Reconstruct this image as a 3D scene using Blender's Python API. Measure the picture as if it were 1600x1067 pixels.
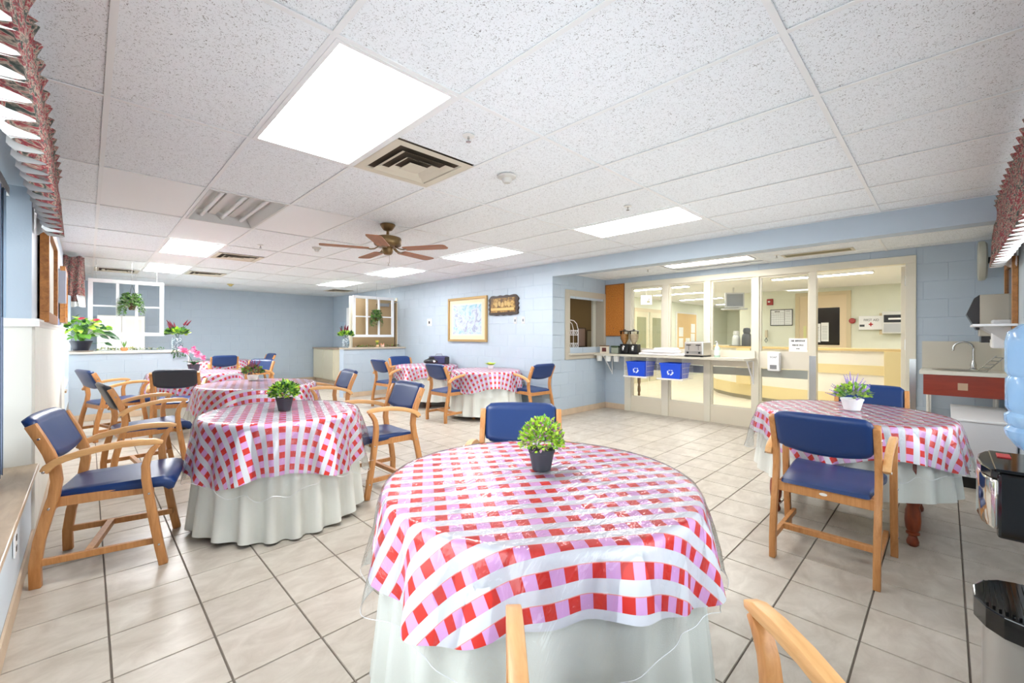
import bpy, bmesh, math, random
from mathutils import Vector, Matrix
for o in list(bpy.data.objects): bpy.data.objects.remove(o)
sc = bpy.context.scene
C = bpy.context.collection
rnd = random.Random(7)
PI = math.pi

# ------------------------------------------------ camera, world, sun, exposure
YAW = math.radians(44.66); ROLL = .0025; F = 670.9; CX = 800.; CYI = 525.1
cam_d = bpy.data.cameras.new('camera'); cam = bpy.data.objects.new('camera', cam_d); C.objects.link(cam)
cam_d.sensor_width = 36; cam_d.lens = F/1600*36
cam_d.shift_y = -(533.5-CYI)/1600
cam_d.clip_start = .02
cam.matrix_world = Matrix.Translation((0, 0, 1.30)) @ Matrix.Rotation(-YAW, 4, 'Z') @ Matrix.Rotation(PI/2, 4, 'X') @ Matrix.Rotation(ROLL, 4, 'Z')
sc.camera = cam
W = bpy.data.worlds.new('world'); sc.world = W; W.use_nodes = True
bg = W.node_tree.nodes['Background']
bg.inputs[0].default_value = (.86, .93, 1, 1); bg.inputs[1].default_value = 3.3
sc.view_settings.view_transform = 'Standard'; sc.view_settings.look = 'None'
sc.view_settings.gamma = 1; sc.view_settings.use_curve_mapping = False
sc.view_settings.exposure = 0.88
LAMP = 17.0          # radiance of the fluorescent panels
HALL_LAMP = 25.0
CAMP = Vector((0, 0, 1.3))
def proj(X, Y, Z):
    s, c = math.sin(YAW), math.cos(YAW)
    d = X*s+Y*c
    if d < .05: return None
    return (CX+F*(X*c-Y*s)/d, CYI-F*(Z-1.3)/d, d)

# ------------------------------------------------ materials
MATS = {}
def lin(c):
    return tuple(((v/255)/12.92 if v/255 <= .04045 else ((v/255+.055)/1.055)**2.4) for v in c)
def nn(nt, t, **kw):
    n = nt.nodes.new(t)
    for k, v in kw.items(): setattr(n, k, v)
    return n
def mth(nt, op, a, b=None, clamp=False):
    n = nn(nt, 'ShaderNodeMath', operation=op); n.use_clamp = clamp
    for i, v in enumerate((a, b)):
        if v is None: continue
        if isinstance(v, (int, float)): n.inputs[i].default_value = v
        else: nt.links.new(v, n.inputs[i])
    return n.outputs[0]
def mixc(nt, f, a, b):
    n = nn(nt, 'ShaderNodeMix', data_type='RGBA')
    for i, v in ((0, f), (6, a), (7, b)):
        if isinstance(v, (int, float)): n.inputs[i].default_value = v
        elif isinstance(v, tuple): n.inputs[i].default_value = (*v[:3], 1)
        else: nt.links.new(v, n.inputs[i])
    return n.outputs[2]
def noise(nt, vec, scale, detail=2, rough=.5, dist=0):
    n = nn(nt, 'ShaderNodeTexNoise'); n.inputs['Scale'].default_value = scale
    n.inputs['Detail'].default_value = detail; n.inputs['Roughness'].default_value = rough; n.inputs['Distortion'].default_value = dist
    if vec is not None: nt.links.new(vec, n.inputs['Vector'])
    return n.outputs[0]
def ramp(nt, fac, stops):
    n = nn(nt, 'ShaderNodeValToRGB'); nt.links.new(fac, n.inputs[0]); e = n.color_ramp.elements
    while len(e) < len(stops): e.new(.5)
    for i, (p, col) in enumerate(stops): e[i].position = p; e[i].color = (*col[:3], 1)
    return n.outputs[0]
def pos(nt): return nn(nt, 'ShaderNodeNewGeometry').outputs['Position']
def objc(nt): return nn(nt, 'ShaderNodeTexCoord').outputs['Object']
def uvc(nt): return nn(nt, 'ShaderNodeTexCoord').outputs['UV']
def scalev(nt, v, s):
    n = nn(nt, 'ShaderNodeMapping'); n.inputs['Scale'].default_value = s; nt.links.new(v, n.inputs[0]); return n.outputs[0]
def M(name, col, rough=.5, metal=0, spec=.5, vary=0, vscale=4, bump=0, bscale=60, trans=0, coat=0, emit=None, estr=0, fn=None, sheen=0):
    if name in MATS: return MATS[name]
    m = bpy.data.materials.new(name); m.use_nodes = True; nt = m.node_tree
    b = nt.nodes['Principled BSDF']; c = lin(col)
    b.inputs['Base Color'].default_value = (*c, 1); b.inputs['Roughness'].default_value = rough
    b.inputs['Metallic'].default_value = metal; b.inputs['Specular IOR Level'].default_value = spec
    b.inputs['Transmission Weight'].default_value = trans; b.inputs['Coat Weight'].default_value = coat
    if emit: b.inputs['Emission Color'].default_value = (*lin(emit), 1); b.inputs['Emission Strength'].default_value = estr
    if vary:
        f = noise(nt, pos(nt), vscale, 4)
        f = mth(nt, 'MULTIPLY', mth(nt, 'SUBTRACT', f, .35, True), 3.0, True)
        nt.links.new(mixc(nt, f, tuple(v*(1-vary) for v in c), tuple(min(1, v*(1+vary*.6)) for v in c)), b.inputs['Base Color'])
    if bump:
        bn = nn(nt, 'ShaderNodeBump'); bn.inputs['Strength'].default_value = bump; bn.inputs['Distance'].default_value = .01
        nt.links.new(noise(nt, objc(nt), bscale, 3), bn.inputs['Height']); nt.links.new(bn.outputs[0], b.inputs['Normal'])
    if fn: fn(nt, b, c)
    MATS[name] = m; return m
def wood_fn(c2, scale=(40, 40, 3), amt=1.0):
    def fn(nt, b, c):
        f = noise(nt, scalev(nt, objc(nt), scale), 1.0, 5, .6, .6)
        f = mth(nt, 'MULTIPLY', mth(nt, 'SUBTRACT', f, .35, True), 3.0*amt, True)
        nt.links.new(mixc(nt, f, c, lin(c2)), b.inputs['Base Color'])
    return fn
def thin_clear(name, tint, base, rough, wr=0, fres=1.0):
    m = bpy.data.materials.new(name); m.use_nodes = True; nt = m.node_tree; nt.nodes.clear()
    out = nn(nt, 'ShaderNodeOutputMaterial'); mx = nn(nt, 'ShaderNodeMixShader'); t = nn(nt, 'ShaderNodeBsdfTransparent'); g = nn(nt, 'ShaderNodeBsdfGlossy')
    t.inputs[0].default_value = (*tint, 1); g.inputs['Roughness'].default_value = rough
    fr = nn(nt, 'ShaderNodeFresnel'); fr.inputs[0].default_value = 1.45
    if wr:
        bn = nn(nt, 'ShaderNodeBump'); bn.inputs['Strength'].default_value = wr; bn.inputs['Distance'].default_value = .02
        n1 = noise(nt, scalev(nt, objc(nt), (5, 12, 5)), 1.3, 3, .55, 1.2)
        nt.links.new(n1, bn.inputs['Height']); nt.links.new(bn.outputs[0], g.inputs['Normal']); nt.links.new(bn.outputs[0], fr.inputs['Normal'])
    f = mth(nt, 'ADD', mth(nt, 'MULTIPLY', fr.outputs[0], fres), base, True)
    nt.links.new(f, mx.inputs[0]); nt.links.new(t.outputs[0], mx.inputs[1]); nt.links.new(g.outputs[0], mx.inputs[2]); nt.links.new(mx.outputs[0], out.inputs[0])
    MATS[name] = m; return m
PLASTIC = thin_clear('clear_plastic', (.985, .985, .985), .02, .08, .7, .75)
GLASS = thin_clear('pane_glass', (.97, .98, .975), .0, .0, 0, .8)
ACRYL = thin_clear('clear_acrylic', (.93, .94, .94), .05, .08)
def bottle_m():
    m = bpy.data.materials.new('blue_bottle'); m.use_nodes = True; nt = m.node_tree; b = nt.nodes['Principled BSDF']; out = nt.nodes['Material Output']
    b.inputs['Base Color'].default_value = (*lin((158, 190, 220)), 1); b.inputs['Roughness'].default_value = .12
    tr = nn(nt, 'ShaderNodeBsdfTransparent'); tr.inputs[0].default_value = (.72, .85, .95, 1); mx = nn(nt, 'ShaderNodeMixShader'); mx.inputs[0].default_value = .45
    nt.links.new(tr.outputs[0], mx.inputs[1]); nt.links.new(b.outputs[0], mx.inputs[2]); nt.links.new(mx.outputs[0], out.inputs[0]); return m
BOTTLE = bottle_m()
def check_fn(nt, b, c):
    sep = nn(nt, 'ShaderNodeSeparateXYZ'); nt.links.new(uvc(nt), sep.inputs[0])
    P = .079
    fu = mth(nt, 'FRACT', mth(nt, 'ADD', mth(nt, 'DIVIDE', sep.outputs[0], P), 100.2)); fv = mth(nt, 'FRACT', mth(nt, 'ADD', mth(nt, 'DIVIDE', sep.outputs[1], P), 100.3))
    row = mth(nt, 'LESS_THAN', fv, .50); red = mth(nt, 'LESS_THAN', fu, .48)
    thin = mth(nt, 'LESS_THAN', fv, .53)
    col = mixc(nt, red, lin((228, 172, 226)), lin((222, 52, 42)))
    col = mixc(nt, row, mixc(nt, thin, lin((226, 228, 234)), lin((246, 160, 150))), col)
    nt.links.new(col, b.inputs['Base Color'])
    bn = nn(nt, 'ShaderNodeBump'); bn.inputs['Strength'].default_value = .35; bn.inputs['Distance'].default_value = .01
    nt.links.new(noise(nt, objc(nt), 9, 3), bn.inputs['Height']); nt.links.new(bn.outputs[0], b.inputs['Normal'])
CHECK = M('check_vinyl', (240, 240, 240), .42, fn=check_fn)
def ctile_fn(nt, b, c):
    p = pos(nt)
    n1 = noise(nt, p, 95, 2, .5, 2.2); n2 = noise(nt, p, 230, 2, .5)
    f1 = mth(nt, 'MULTIPLY', mth(nt, 'SUBTRACT', n1, .60, True), 16, True); f2 = mth(nt, 'MULTIPLY', mth(nt, 'SUBTRACT', n2, .66, True), 8, True)
    f = mth(nt, 'MAXIMUM', f1, mth(nt, 'MULTIPLY', f2, .5))
    nt.links.new(mixc(nt, mth(nt, 'MULTIPLY', f, .8), c, lin((112, 108, 100))), b.inputs['Base Color'])
CT = M('ceiling_tile_fissured', (240, 244, 246), .9, fn=ctile_fn)
CT2 = M('ceiling_tile_plain', (242, 243, 243), .9, bump=.1, bscale=200)
GRIDM = M('grid_white', (236, 237, 236), .5)
def ftile_fn(nt, b, c):
    oi = nn(nt, 'ShaderNodeObjectInfo').outputs['Random']
    f = noise(nt, scalev(nt, pos(nt), (5, 8, 5)), 1.2, 6, .62, .6)
    f = mth(nt, 'MULTIPLY', mth(nt, 'SUBTRACT', f, .36, True), 3.2, True)
    a = mixc(nt, f, lin((180, 170, 156)), lin((201, 193, 180)))
    g = mth(nt, 'ADD', mth(nt, 'MULTIPLY', oi, .08), .96)
    mu = nn(nt, 'ShaderNodeMix', data_type='RGBA', blend_type='MULTIPLY'); mu.inputs[0].default_value = 1
    cmb = nn(nt, 'ShaderNodeCombineColor'); [nt.links.new(g, cmb.inputs[i]) for i in range(3)]
    nt.links.new(a, mu.inputs[6]); nt.links.new(cmb.outputs[0], mu.inputs[7]); nt.links.new(mu.outputs[2], b.inputs['Base Color'])
FT = M('floor_tile', (205, 192, 174), .33, spec=.45, fn=ftile_fn)
GROUT = M('grout', (112, 102, 92), .9)
BT = M('baseboard_tile', (208, 184, 156), .45, vary=.08, vscale=6)
BLUE = M('blue_paint', (180, 193, 204), .55, vary=.02, bump=.08, bscale=120)
BLUE_W = M('blue_wall_backing', (176, 190, 205), .6)
CREAM = M('cream_frame_paint', (224, 217, 198), .4)
PANELW = M('cream_panel', (224, 216, 198), .5)
OFFW = M('off_white', (232, 230, 224), .5)
WHITE = M('white_gloss', (240, 240, 240), .35)
WOOD = M('oak_lacquer', (204, 146, 90), .38, fn=wood_fn((182, 122, 68), (55, 55, 7)))
WOODL = M('pale_oak_end', (224, 174, 116), .38, fn=wood_fn((208, 154, 96), (7, 55, 55)))
VINYL = M('navy_vinyl', (22, 52, 104), .36, spec=.45, bump=.05, bscale=300)
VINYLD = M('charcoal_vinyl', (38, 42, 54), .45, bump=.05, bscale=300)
SKIRT = M('ivory_linen', (230, 232, 224), .8, bump=.12, bscale=300)
STEEL = M('steel', (190, 190, 188), .25, metal=1)
CHROME = M('chrome', (215, 212, 208), .08, metal=1)
BLACK = M('black_plastic', (16, 16, 17), .3)
BLACKG = M('black_gloss', (8, 8, 9), .07, spec=.7)
DARKW = M('turned_mahogany', (146, 66, 32), .3, fn=wood_fn((104, 42, 20), (20, 20, 6)))

# ------------------------------------------------ mesh helpers
class MB:
    def __init__(s): s.v = []; s.f = []; s.uv = {}
    def add(s, vs, fs):
        k = len(s.v); s.v += [tuple(v) for v in vs]; s.f += [tuple(i+k for i in f) for f in fs]; return s
    def box(s, x0, y0, z0, x1, y1, z1):
        return s.add([(x0,y0,z0),(x1,y0,z0),(x1,y1,z0),(x0,y1,z0),(x0,y0,z1),(x1,y0,z1),(x1,y1,z1),(x0,y1,z1)],
                     [(0,3,2,1),(4,5,6,7),(0,1,5,4),(1,2,6,5),(2,3,7,6),(3,0,4,7)])
    def bx(s, c, d): return s.box(c[0]-d[0]/2, c[1]-d[1]/2, c[2]-d[2]/2, c[0]+d[0]/2, c[1]+d[1]/2, c[2]+d[2]/2)
    def tube(s, pts, r, n=8, cap=True):
        pts = [Vector(p) for p in pts]; rings = []
        up = Vector((0, 0, 1))
        for i, p in enumerate(pts):
            d = (pts[min(i+1, len(pts)-1)]-pts[max(i-1, 0)]).normalized()
            a = d.cross(up)
            if a.length < .05: a = d.cross(Vector((1, 0, 0)))
            a.normalize(); b = d.cross(a); rr = r[i] if isinstance(r, (list, tuple)) else r
            rings.append([p+a*math.cos(2*PI*k/n)*rr+b*math.sin(2*PI*k/n)*rr for k in range(n)])
        vs = [v for q in rings for v in q]; fs = []
        for i in range(len(pts)-1):
            for k in range(n): fs.append((i*n+k, i*n+(k+1) % n, (i+1)*n+(k+1) % n, (i+1)*n+k))
        if cap: fs += [tuple(range(n))[::-1], tuple((len(pts)-1)*n+k for k in range(n))]
        return s.add(vs, fs)
    def lathe(s, prof, n=20, c=(0, 0, 0), cap=True):
        vs = []; fs = []
        for r, z in prof:
            for k in range(n): vs.append((c[0]+r*math.cos(2*PI*k/n), c[1]+r*math.sin(2*PI*k/n), c[2]+z))
        for i in range(len(prof)-1):
            for k in range(n): fs.append((i*n+k, i*n+(k+1) % n, (i+1)*n+(k+1) % n, (i+1)*n+k))
        if cap: fs += [tuple(range(n))[::-1], tuple((len(prof)-1)*n+k for k in range(n))]
        return s.add(vs, fs)
    def prism(s, poly, axis, a0, a1):
        n = len(poly)
        def P(p, a): return {'x': (a, p[0], p[1]), 'y': (p[0], a, p[1]), 'z': (p[0], p[1], a)}[axis]
        vs = [P(p, a0) for p in poly]+[P(p, a1) for p in poly]
        fs = [tuple(range(n))[::-1], tuple(range(n, 2*n))]+[(i, (i+1) % n, n+(i+1) % n, n+i) for i in range(n)]
        return s.add(vs, fs)
    def ribbon(s, path, w, y0, y1, ws=None):      # bent strip: centreline in x-z, width w in plane, from y0 to y1
        n = len(path); L = []; R = []
        for i, p in enumerate(path):
            a = path[max(i-1, 0)]; b = path[min(i+1, n-1)]; d = Vector((b[0]-a[0], b[1]-a[1])).normalized(); ww = (ws[i] if ws else w)/2
            L.append((p[0]-d.y*ww, p[1]+d.x*ww)); R.append((p[0]+d.y*ww, p[1]-d.x*ww))
        vs = []
        for l, r in zip(L, R): vs += [(l[0], y0, l[1]), (r[0], y0, r[1]), (r[0], y1, r[1]), (l[0], y1, l[1])]
        fs = [(0, 1, 2, 3), tuple(4*(n-1)+k for k in (3, 2, 1, 0))]
        for i in range(n-1):
            for k in range(4): fs.append((4*i+k, 4*i+4+k, 4*i+4+(k+1) % 4, 4*i+(k+1) % 4))
        return s.add(vs, fs)
    def ball(s, c, r, n=10, m=6):
        r = r if isinstance(r, tuple) else (r, r, r); vs = []; fs = []
        for i in range(m+1):
            t = PI*i/m; q = max(math.sin(t), .02)
            for k in range(n): vs.append((c[0]+r[0]*q*math.cos(2*PI*k/n), c[1]+r[1]*q*math.sin(2*PI*k/n), c[2]-r[2]*math.cos(t)))
        for i in range(m):
            for k in range(n): fs.append((i*n+k, i*n+(k+1) % n, (i+1)*n+(k+1) % n, (i+1)*n+k))
        return s.add(vs, fs)
    def leaf(s, p, d, L, w, up=(0, 0, 1), fold=.25, droop=0.):
        p = Vector(p); d = Vector(d).normalized(); a = d.cross(Vector(up))
        if a.length < .05: a = d.cross(Vector((1, 0, 0)))
        a.normalize(); n = a.cross(d)
        q = [p, p+d*L*.35-n*fold*w, p+d*L*.35+a*w, p+d*L*.35-a*w, p+d*L*.72-n*(fold*w*.7)+Vector((0, 0, -droop*L*.4)), p+d*L*.72+a*w*.7+Vector((0, 0, -droop*L*.4)), p+d*L*.72-a*w*.7+Vector((0, 0, -droop*L*.4)), p+d*L+Vector((0, 0, -droop*L))]
        return s.add(q, [(0, 2, 1), (0, 1, 3), (1, 2, 5, 4), (3, 1, 4, 6), (4, 5, 7), (6, 4, 7)])
    def build(s, name, mat, parent=None, smooth=False, bevel=0, seg=2, fix=True, uv=None):
        me = bpy.data.meshes.new(name); me.from_pydata(s.v, [], s.f)
        if fix or bevel:
            bm = bmesh.new(); bm.from_mesh(me)
            if fix: bmesh.ops.recalc_face_normals(bm, faces=bm.faces)
            if bevel:
                es = [e for e in bm.edges if len(e.link_faces) == 2 and e.calc_face_angle(0) > .5]
                bmesh.ops.bevel(bm, geom=es, offset=bevel, segments=seg, affect='EDGES', profile=.5)
            bm.to_mesh(me); bm.free()
        me.materials.append(mat)
        if smooth:
            me.polygons.foreach_set('use_smooth', [True]*len(me.polygons))
            try: me.set_sharp_from_angle(angle=math.radians(42))
            except Exception: pass
        o = bpy.data.objects.new(name, me); C.objects.link(o)
        if parent: o.parent = parent
        return o
def B(x0, y0, z0, x1, y1, z1): return MB().box(x0, y0, z0, x1, y1, z1)
def thing(name, label, cat, loc=(0, 0, 0), rz=0, group=None):
    o = bpy.data.objects.new(name, None); C.objects.link(o); o.empty_display_size = .1
    o.location = loc; o.rotation_euler = (0, 0, rz); tag(o, label, cat, group); return o
def tag(o, label, cat, group=None):
    o['label'] = label; o['category'] = cat
    if group: o['group'] = group
    return o
def st(o): o['kind'] = 'structure'; return o
def dup(o, parent=None):
    c = o.copy(); C.objects.link(c)
    if parent: c.parent = parent
    for ch in list(o.children):
        dup(ch, c)
    return c
def inst(name, mesh, loc, parent, rot=(0, 0, 0), scale=(1, 1, 1)):
    o = bpy.data.objects.new(name, mesh); C.objects.link(o); o.location = loc; o.rotation_euler = rot; o.scale = scale
    if parent: o.parent = parent
    return o
FONT = None
def text(name, body, size, mat, parent, loc, rot, ext=.0008):
    cu = bpy.data.curves.new(name, 'FONT'); cu.body = body; cu.size = size; cu.extrude = ext; cu.align_x = 'CENTER'; cu.align_y = 'CENTER'
    t = bpy.data.objects.new(name, cu); C.objects.link(t)
    dg = bpy.context.evaluated_depsgraph_get(); me = bpy.data.meshes.new_from_object(t.evaluated_get(dg)); bpy.data.objects.remove(t)
    me.materials.clear(); me.materials.append(mat)
    o = bpy.data.objects.new(name, me); C.objects.link(o); o.parent = parent; o.location = loc; o.rotation_euler = rot
    return o
FACE_NX = (PI/2, 0, -PI/2)     # text upright, facing -X
# ================================================= STRUCTURE
XL, XW, XG, YN, YP, YF, ZC = -.245, 5.25, 6.75, -.42, 4.40, 12.95, 2.461
# floor
floor = st(B(XL-.3, YN-.3, -.12, XG, YF+.1, -.006).build('floor', GROUT))
TS, TX, TY = .3259, .0677, 2.2147
def tile_bm(w, h, t=.006, ch=.0015):
    m = MB(); x, y = w/2, h/2
    m.add([(-x,-y,-t),(x,-y,-t),(x,y,-t),(-x,y,-t),(-x+ch,-y+ch,0),(x-ch,-y+ch,0),(x-ch,y-ch,0),(-x+ch,y-ch,0)], [(4,5,6,7),(0,1,5,4),(1,2,6,5),(2,3,7,6),(3,0,4,7)])
    return m
tm = tile_bm(TS-.006, TS-.006).build('floor_tile', FT, fix=False); tme = tm.data; bpy.data.objects.remove(tm)
cand = []
for i in range(-2, 22):
    for j in range(-9, 34):
        x0, x1 = TX+i*TS, TX+(i+1)*TS; y0, y1 = TY+j*TS, TY+(j+1)*TS
        x0, x1 = max(x0, XL), min(x1, XG+.1); y0, y1 = max(y0, YN), min(y1, YF)
        if x1-x0 < .02 or y1-y0 < .02: continue
        if x0 > XW and y0 > YP: continue
        cx, cy = (x0+x1)/2, (y0+y1)/2
        p = proj(cx, cy, 0); area = 0
        if p and -40 < p[0] < 1640 and p[1] < 1120: area = (x1-x0)*(y1-y0)/p[2]**3
        cand.append((area, cx, cy, x1-x0, y1-y0))
cand.sort(key=lambda t: -t[0])
rest = MB()
for k, (a, cx, cy, w, h) in enumerate(cand):
    if k < 298:
        inst('floor_tile', tme, (cx, cy, 0), floor, scale=((w-.006)/(TS-.006), (h-.006)/(TS-.006), 1))
    else:
        m = tile_bm(w-.006, h-.006); rest.add([(v[0]+cx, v[1]+cy, v[2]) for v in m.v], m.f)
o = rest.build('floor_tile_field', FT, floor, fix=False); o['kind'] = 'stuff'
# block walls -------------------------------------------------
BL, BH = .4064, .2032
def block_mesh(mat, name='wall_block'):
    g = .0022; ch = .0025; x, z = BL/2-g, BH/2-g; m = MB()
    m.add([(-x,0,-z),(x,0,-z),(x,0,z),(-x,0,z),(-x+ch,-.0026,-z+ch),(x-ch,-.0026,-z+ch),(x-ch,-.0026,z-ch),(-x+ch,-.0026,z-ch)], [(4,5,6,7),(0,1,5,4),(1,2,6,5),(2,3,7,6),(3,0,4,7)])
    o = m.build(name, mat, fix=False); me = o.data; bpy.data.objects.remove(o); return me
BLK = block_mesh(BLUE)
def blocks(parent, org, du, rz, length, z0, z1, holes=(), off=0, me=None):
    # org: wall face start (x, y); du: unit direction; rz: rotation so that local -Y is the outward normal
    r = 0; z = z0
    while z < z1-.01:
        zt = min(z+BH, z1); u = -((r+off) % 2)*BL/2
        while u < length-.01:
            a, b = max(u, 0), min(u+BL, length)
            mid = (a+b)/2; zm = (z+zt)/2
            segs = [(a, b)]
            for (h0, h1, hz0, hz1) in holes:
                if hz0 < zm < hz1:
                    ns = []
                    for s0, s1 in segs:
                        if s1 <= h0 or s0 >= h1: ns.append((s0, s1)); continue
                        if s0 < h0: ns.append((s0, h0))
                        if s1 > h1: ns.append((h1, s1))
                    segs = ns
            for s0, s1 in segs:
                if s1-s0 < .03: continue
                m = (s0+s1)/2
                inst('wall_block', me or BLK, (org[0]+du[0]*m, org[1]+du[1]*m, zm), parent, (0, 0, rz), ((s1-s0)/BL, 1, (zt-z)/BH))
            u += BL
        z = zt; r += 1
def btiles(parent, org, du, rz, length, h=.1):
    m = MB(); m.box(-TS/2+.0015, -.009, .002, TS/2-.0015, 0, h)
    o = m.build('baseboard_tile', BT, fix=True); me = o.data; bpy.data.objects.remove(o)
    u = 0
    while u < length-.02:
        b = min(u+TS, length); mm = (u+b)/2
        inst('baseboard_tile', me, (org[0]+du[0]*mm, org[1]+du[1]*mm, 0), parent, (0, 0, rz), ((b-u)/TS, 1, 1)); u = b
# main wall X=XW, facing -X : local -Y -> -X  => rz = -90deg
RX = -PI/2
w_right = st(B(XW, YP, 0, XW+.18, YF, ZC+.02).build('wall_right', BLUE_W))
blocks(w_right, (XW, YP), (0, 1), RX, YF-YP, .1, ZC)
bb = st(B(XW-.001, YP, 0, XW, YF, .1).build('baseboard_right', GROUT)); btiles(bb, (XW-.001, YP), (0, 1), RX, YF-YP)
# far wall Y=YF facing -Y
w_far = st(B(XL-.1, YF, 0, XW+.18, YF+.15, ZC+.02).build('wall_far', BLUE_W))
blocks(w_far, (XL, YF), (1, 0), 0, XW-XL, .1, ZC)
bb = st(B(XL, YF-.001, 0, XW, YF, .1).build('baseboard_far', GROUT)); btiles(bb, (XL, YF-.001), (1, 0), 0, XW-XL)
# nook side wall with the pass-through opening (Y=YP, facing -Y)
PO = (5.66, 6.70, .985, 1.99)
m = MB(); m.box(XW+.001, YP, 0, PO[0], YP+.15, 2.40); m.box(PO[1], YP, 0, XG+.1, YP+.15, 2.40); m.box(PO[0], YP, 0, PO[1], YP+.15, PO[2]); m.box(PO[0], YP, PO[3], PO[1], YP+.15, 2.40)
w_pass = st(m.build('wall_nook', BLUE_W))
blocks(w_pass, (XW, YP), (1, 0), 0, XG-XW, .1, 2.33, holes=((PO[0]-XW, PO[1]-XW, PO[2]+.03, PO[3]-.03),))
bb = st(B(XW, YP-.001, 0, XG, YP, .1).build('baseboard_nook', GROUT)); btiles(bb, (XW, YP-.001), (1, 0), 0, XG-XW)
# glass wall plane X=XG: blue piers and header
m = MB(); m.box(XG, 3.99, 0, XG+.12, YP, 2.40); m.box(XG, .244, 2.24, XG+.12, 3.99, 2.40); m.box(XG, YN-.15, 0, XG+.12, .244, 2.40)
w_glass = st(m.build('wall_glazed', BLUE_W))
blocks(w_glass, (XG, 3.99), (0, 1), RX, YP-3.99, .1, 2.33); blocks(w_glass, (XG, YN), (0, 1), RX, .244-YN, .1, 2.33, off=1)
blocks(w_glass, (XG, .244), (0, 1), RX, 3.99-.244, 2.243, 2.33)
bb = st(B(XG-.001, 3.99, 0, XG, YP, .1).build('baseboard_glazed', GROUT)); btiles(bb, (XG-.001, 3.99), (0, 1), RX, YP-3.99); btiles(bb, (XG-.001, YN), (0, 1), RX, .244-YN)
# bulkhead over the nook opening
st(B(XW, YN, 2.25, XW+.18, YP, ZC+.02).build('wall_bulkhead', BLUE))
# near wall with window opening (Y=YN)
NWX0, NWX1, NWZ0, NWZ1 = .35, 5.15, .72, 2.22
m = MB(); m.box(XL-.3, YN-.15, 0, NWX0, YN, ZC+.02); m.box(NWX1, YN-.15, 0, XG+.1, YN, ZC+.02); m.box(NWX0, YN-.15, 0, NWX1, YN, NWZ0); m.box(NWX0, YN-.15, NWZ1, NWX1, YN, ZC+.02)
st(m.build('wall_near', BLUE))
wf = MB()
for a, b in ((NWX0, NWX0+.06), (NWX1-.06, NWX1), (1.52, 1.58), (2.72, 2.78), (3.92, 3.98)): wf.box(a, YN-.1, NWZ0, b, YN-.02, NWZ1)
wf.box(NWX0, YN-.1, NWZ0, NWX1, YN-.02, NWZ0+.05); wf.box(NWX0, YN-.1, NWZ1-.05, NWX1, YN-.02, NWZ1)
wn = st(wf.build('window_1', CREAM)); B(NWX0, YN-.07, NWZ0, NWX1, YN-.065, NWZ1).build('pane', GLASS, wn)
B(NWX0-.05, YN-.02, NWZ0-.03, NWX1+.05, YN+.06, NWZ0).build('window_sill', CREAM, wn, bevel=.004)
# left wall: low wall under window, tall panel section, second window, end
LB = -.36
SILLZ = .50
m = MB(); m.box(XL-.3, YN, 0, XL, 3.955, SILLZ-.02); m.box(XL-.3, 3.955, 0, XL, 8.75, ZC+.02); m.box(XL-.3, 8.75, 0, XL, 12.4, SILLZ-.02); m.box(XL-.3, 12.4, 0, XL, YF, ZC+.02)
m.box(XL-.3, YN, 2.2, XL, 3.955, ZC+.02); m.box(XL-.3, 8.75, 2.2, XL, 12.4, ZC+.02)
m.box(XL-.3, YN, SILLZ, XL, .1, 2.2)
LEFTP = M('left_wall_paint', (214, 226, 236), .5)
w_left = st(m.build('wall_left', LEFTP))
bb = st(B(XL, YN, 0, XL+.002, YF, .1).build('baseboard_left', M('grey_trim', (150, 145, 138), .6))); btiles(bb, (XL+.002, YN), (0, 1), PI/2, 3.955-YN)
btiles(bb, (XL+.002, 3.955), (0, 1), PI/2, 8.75-3.955)
CRM = M('wainscot_cream', (228, 226, 216), .5)
wc = MB(); 
wa = st(B(XL, 3.96, .1, XL+.006, 8.75, 1.36).build('trim_1', CRM))
for k in range(16):
    y = 3.962+k*.3; B(XL+.006, y+.003, .1, XL+.014, min(y+.297, 8.75), 1.36).build('wainscot_board', CRM, wa)
st(B(XL-.11, 3.945, .5, XL, 3.955, 1.36).build('trim_2', CRM)); st(B(XL-.11, 3.945, 1.40, XL, 3.955, 2.2).build('trim_4', BLUE))
cr = MB(); prof = [(0, 1.35), (.018, 1.352), (.024, 1.37), (.034, 1.385), (.034, 1.398), (0, 1.402)]
cr.prism([(XL+a, z) for a, z in prof], 'y', 3.93, 8.75); cr.box(XL-.11, 3.928, 1.352, XL+.034, 3.945, 1.4)
st(cr.build('trim_3', OFFW))
for wi, (y0, y1) in enumerate(((.1, 3.94), (8.78, 12.38))):
    wf = MB(); gx = -.5
    wf.box(gx-.03, y0, SILLZ, gx+.03, y1, SILLZ+.06); wf.box(gx-.03, y0, 2.14, gx+.03, y1, 2.2)
    n = 4
    for k in range(n+1):
        y = y0+(y1-y0-.05)*k/n; wf.box(gx-.03, y, SILLZ, gx+.03, y+.05, 2.2)
    w = st(wf.build('window_%d' % (wi+2), OFFW)); B(gx-.003, y0, SILLZ, gx+.003, y1, 2.2).build('pane', GLASS, w)
SILLM = M('laminate_sill', (200, 176, 146), .3, fn=wood_fn((168, 140, 108), (12, 3, 12)))
tag(B(-.47, .1, SILLZ-.022, -.212, 3.952, SILLZ+.006).build('window_ledge', SILLM, bevel=.004), 'wood laminate window ledge beside the leftmost blue chair', 'ledge')
tag(B(-.47, 8.77, SILLZ-.022, -.212, 9.06, SILLZ+.006).build('window_ledge', SILLM, bevel=.004), 'short wood laminate ledge end in front of the left low block wall', 'ledge')
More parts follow.
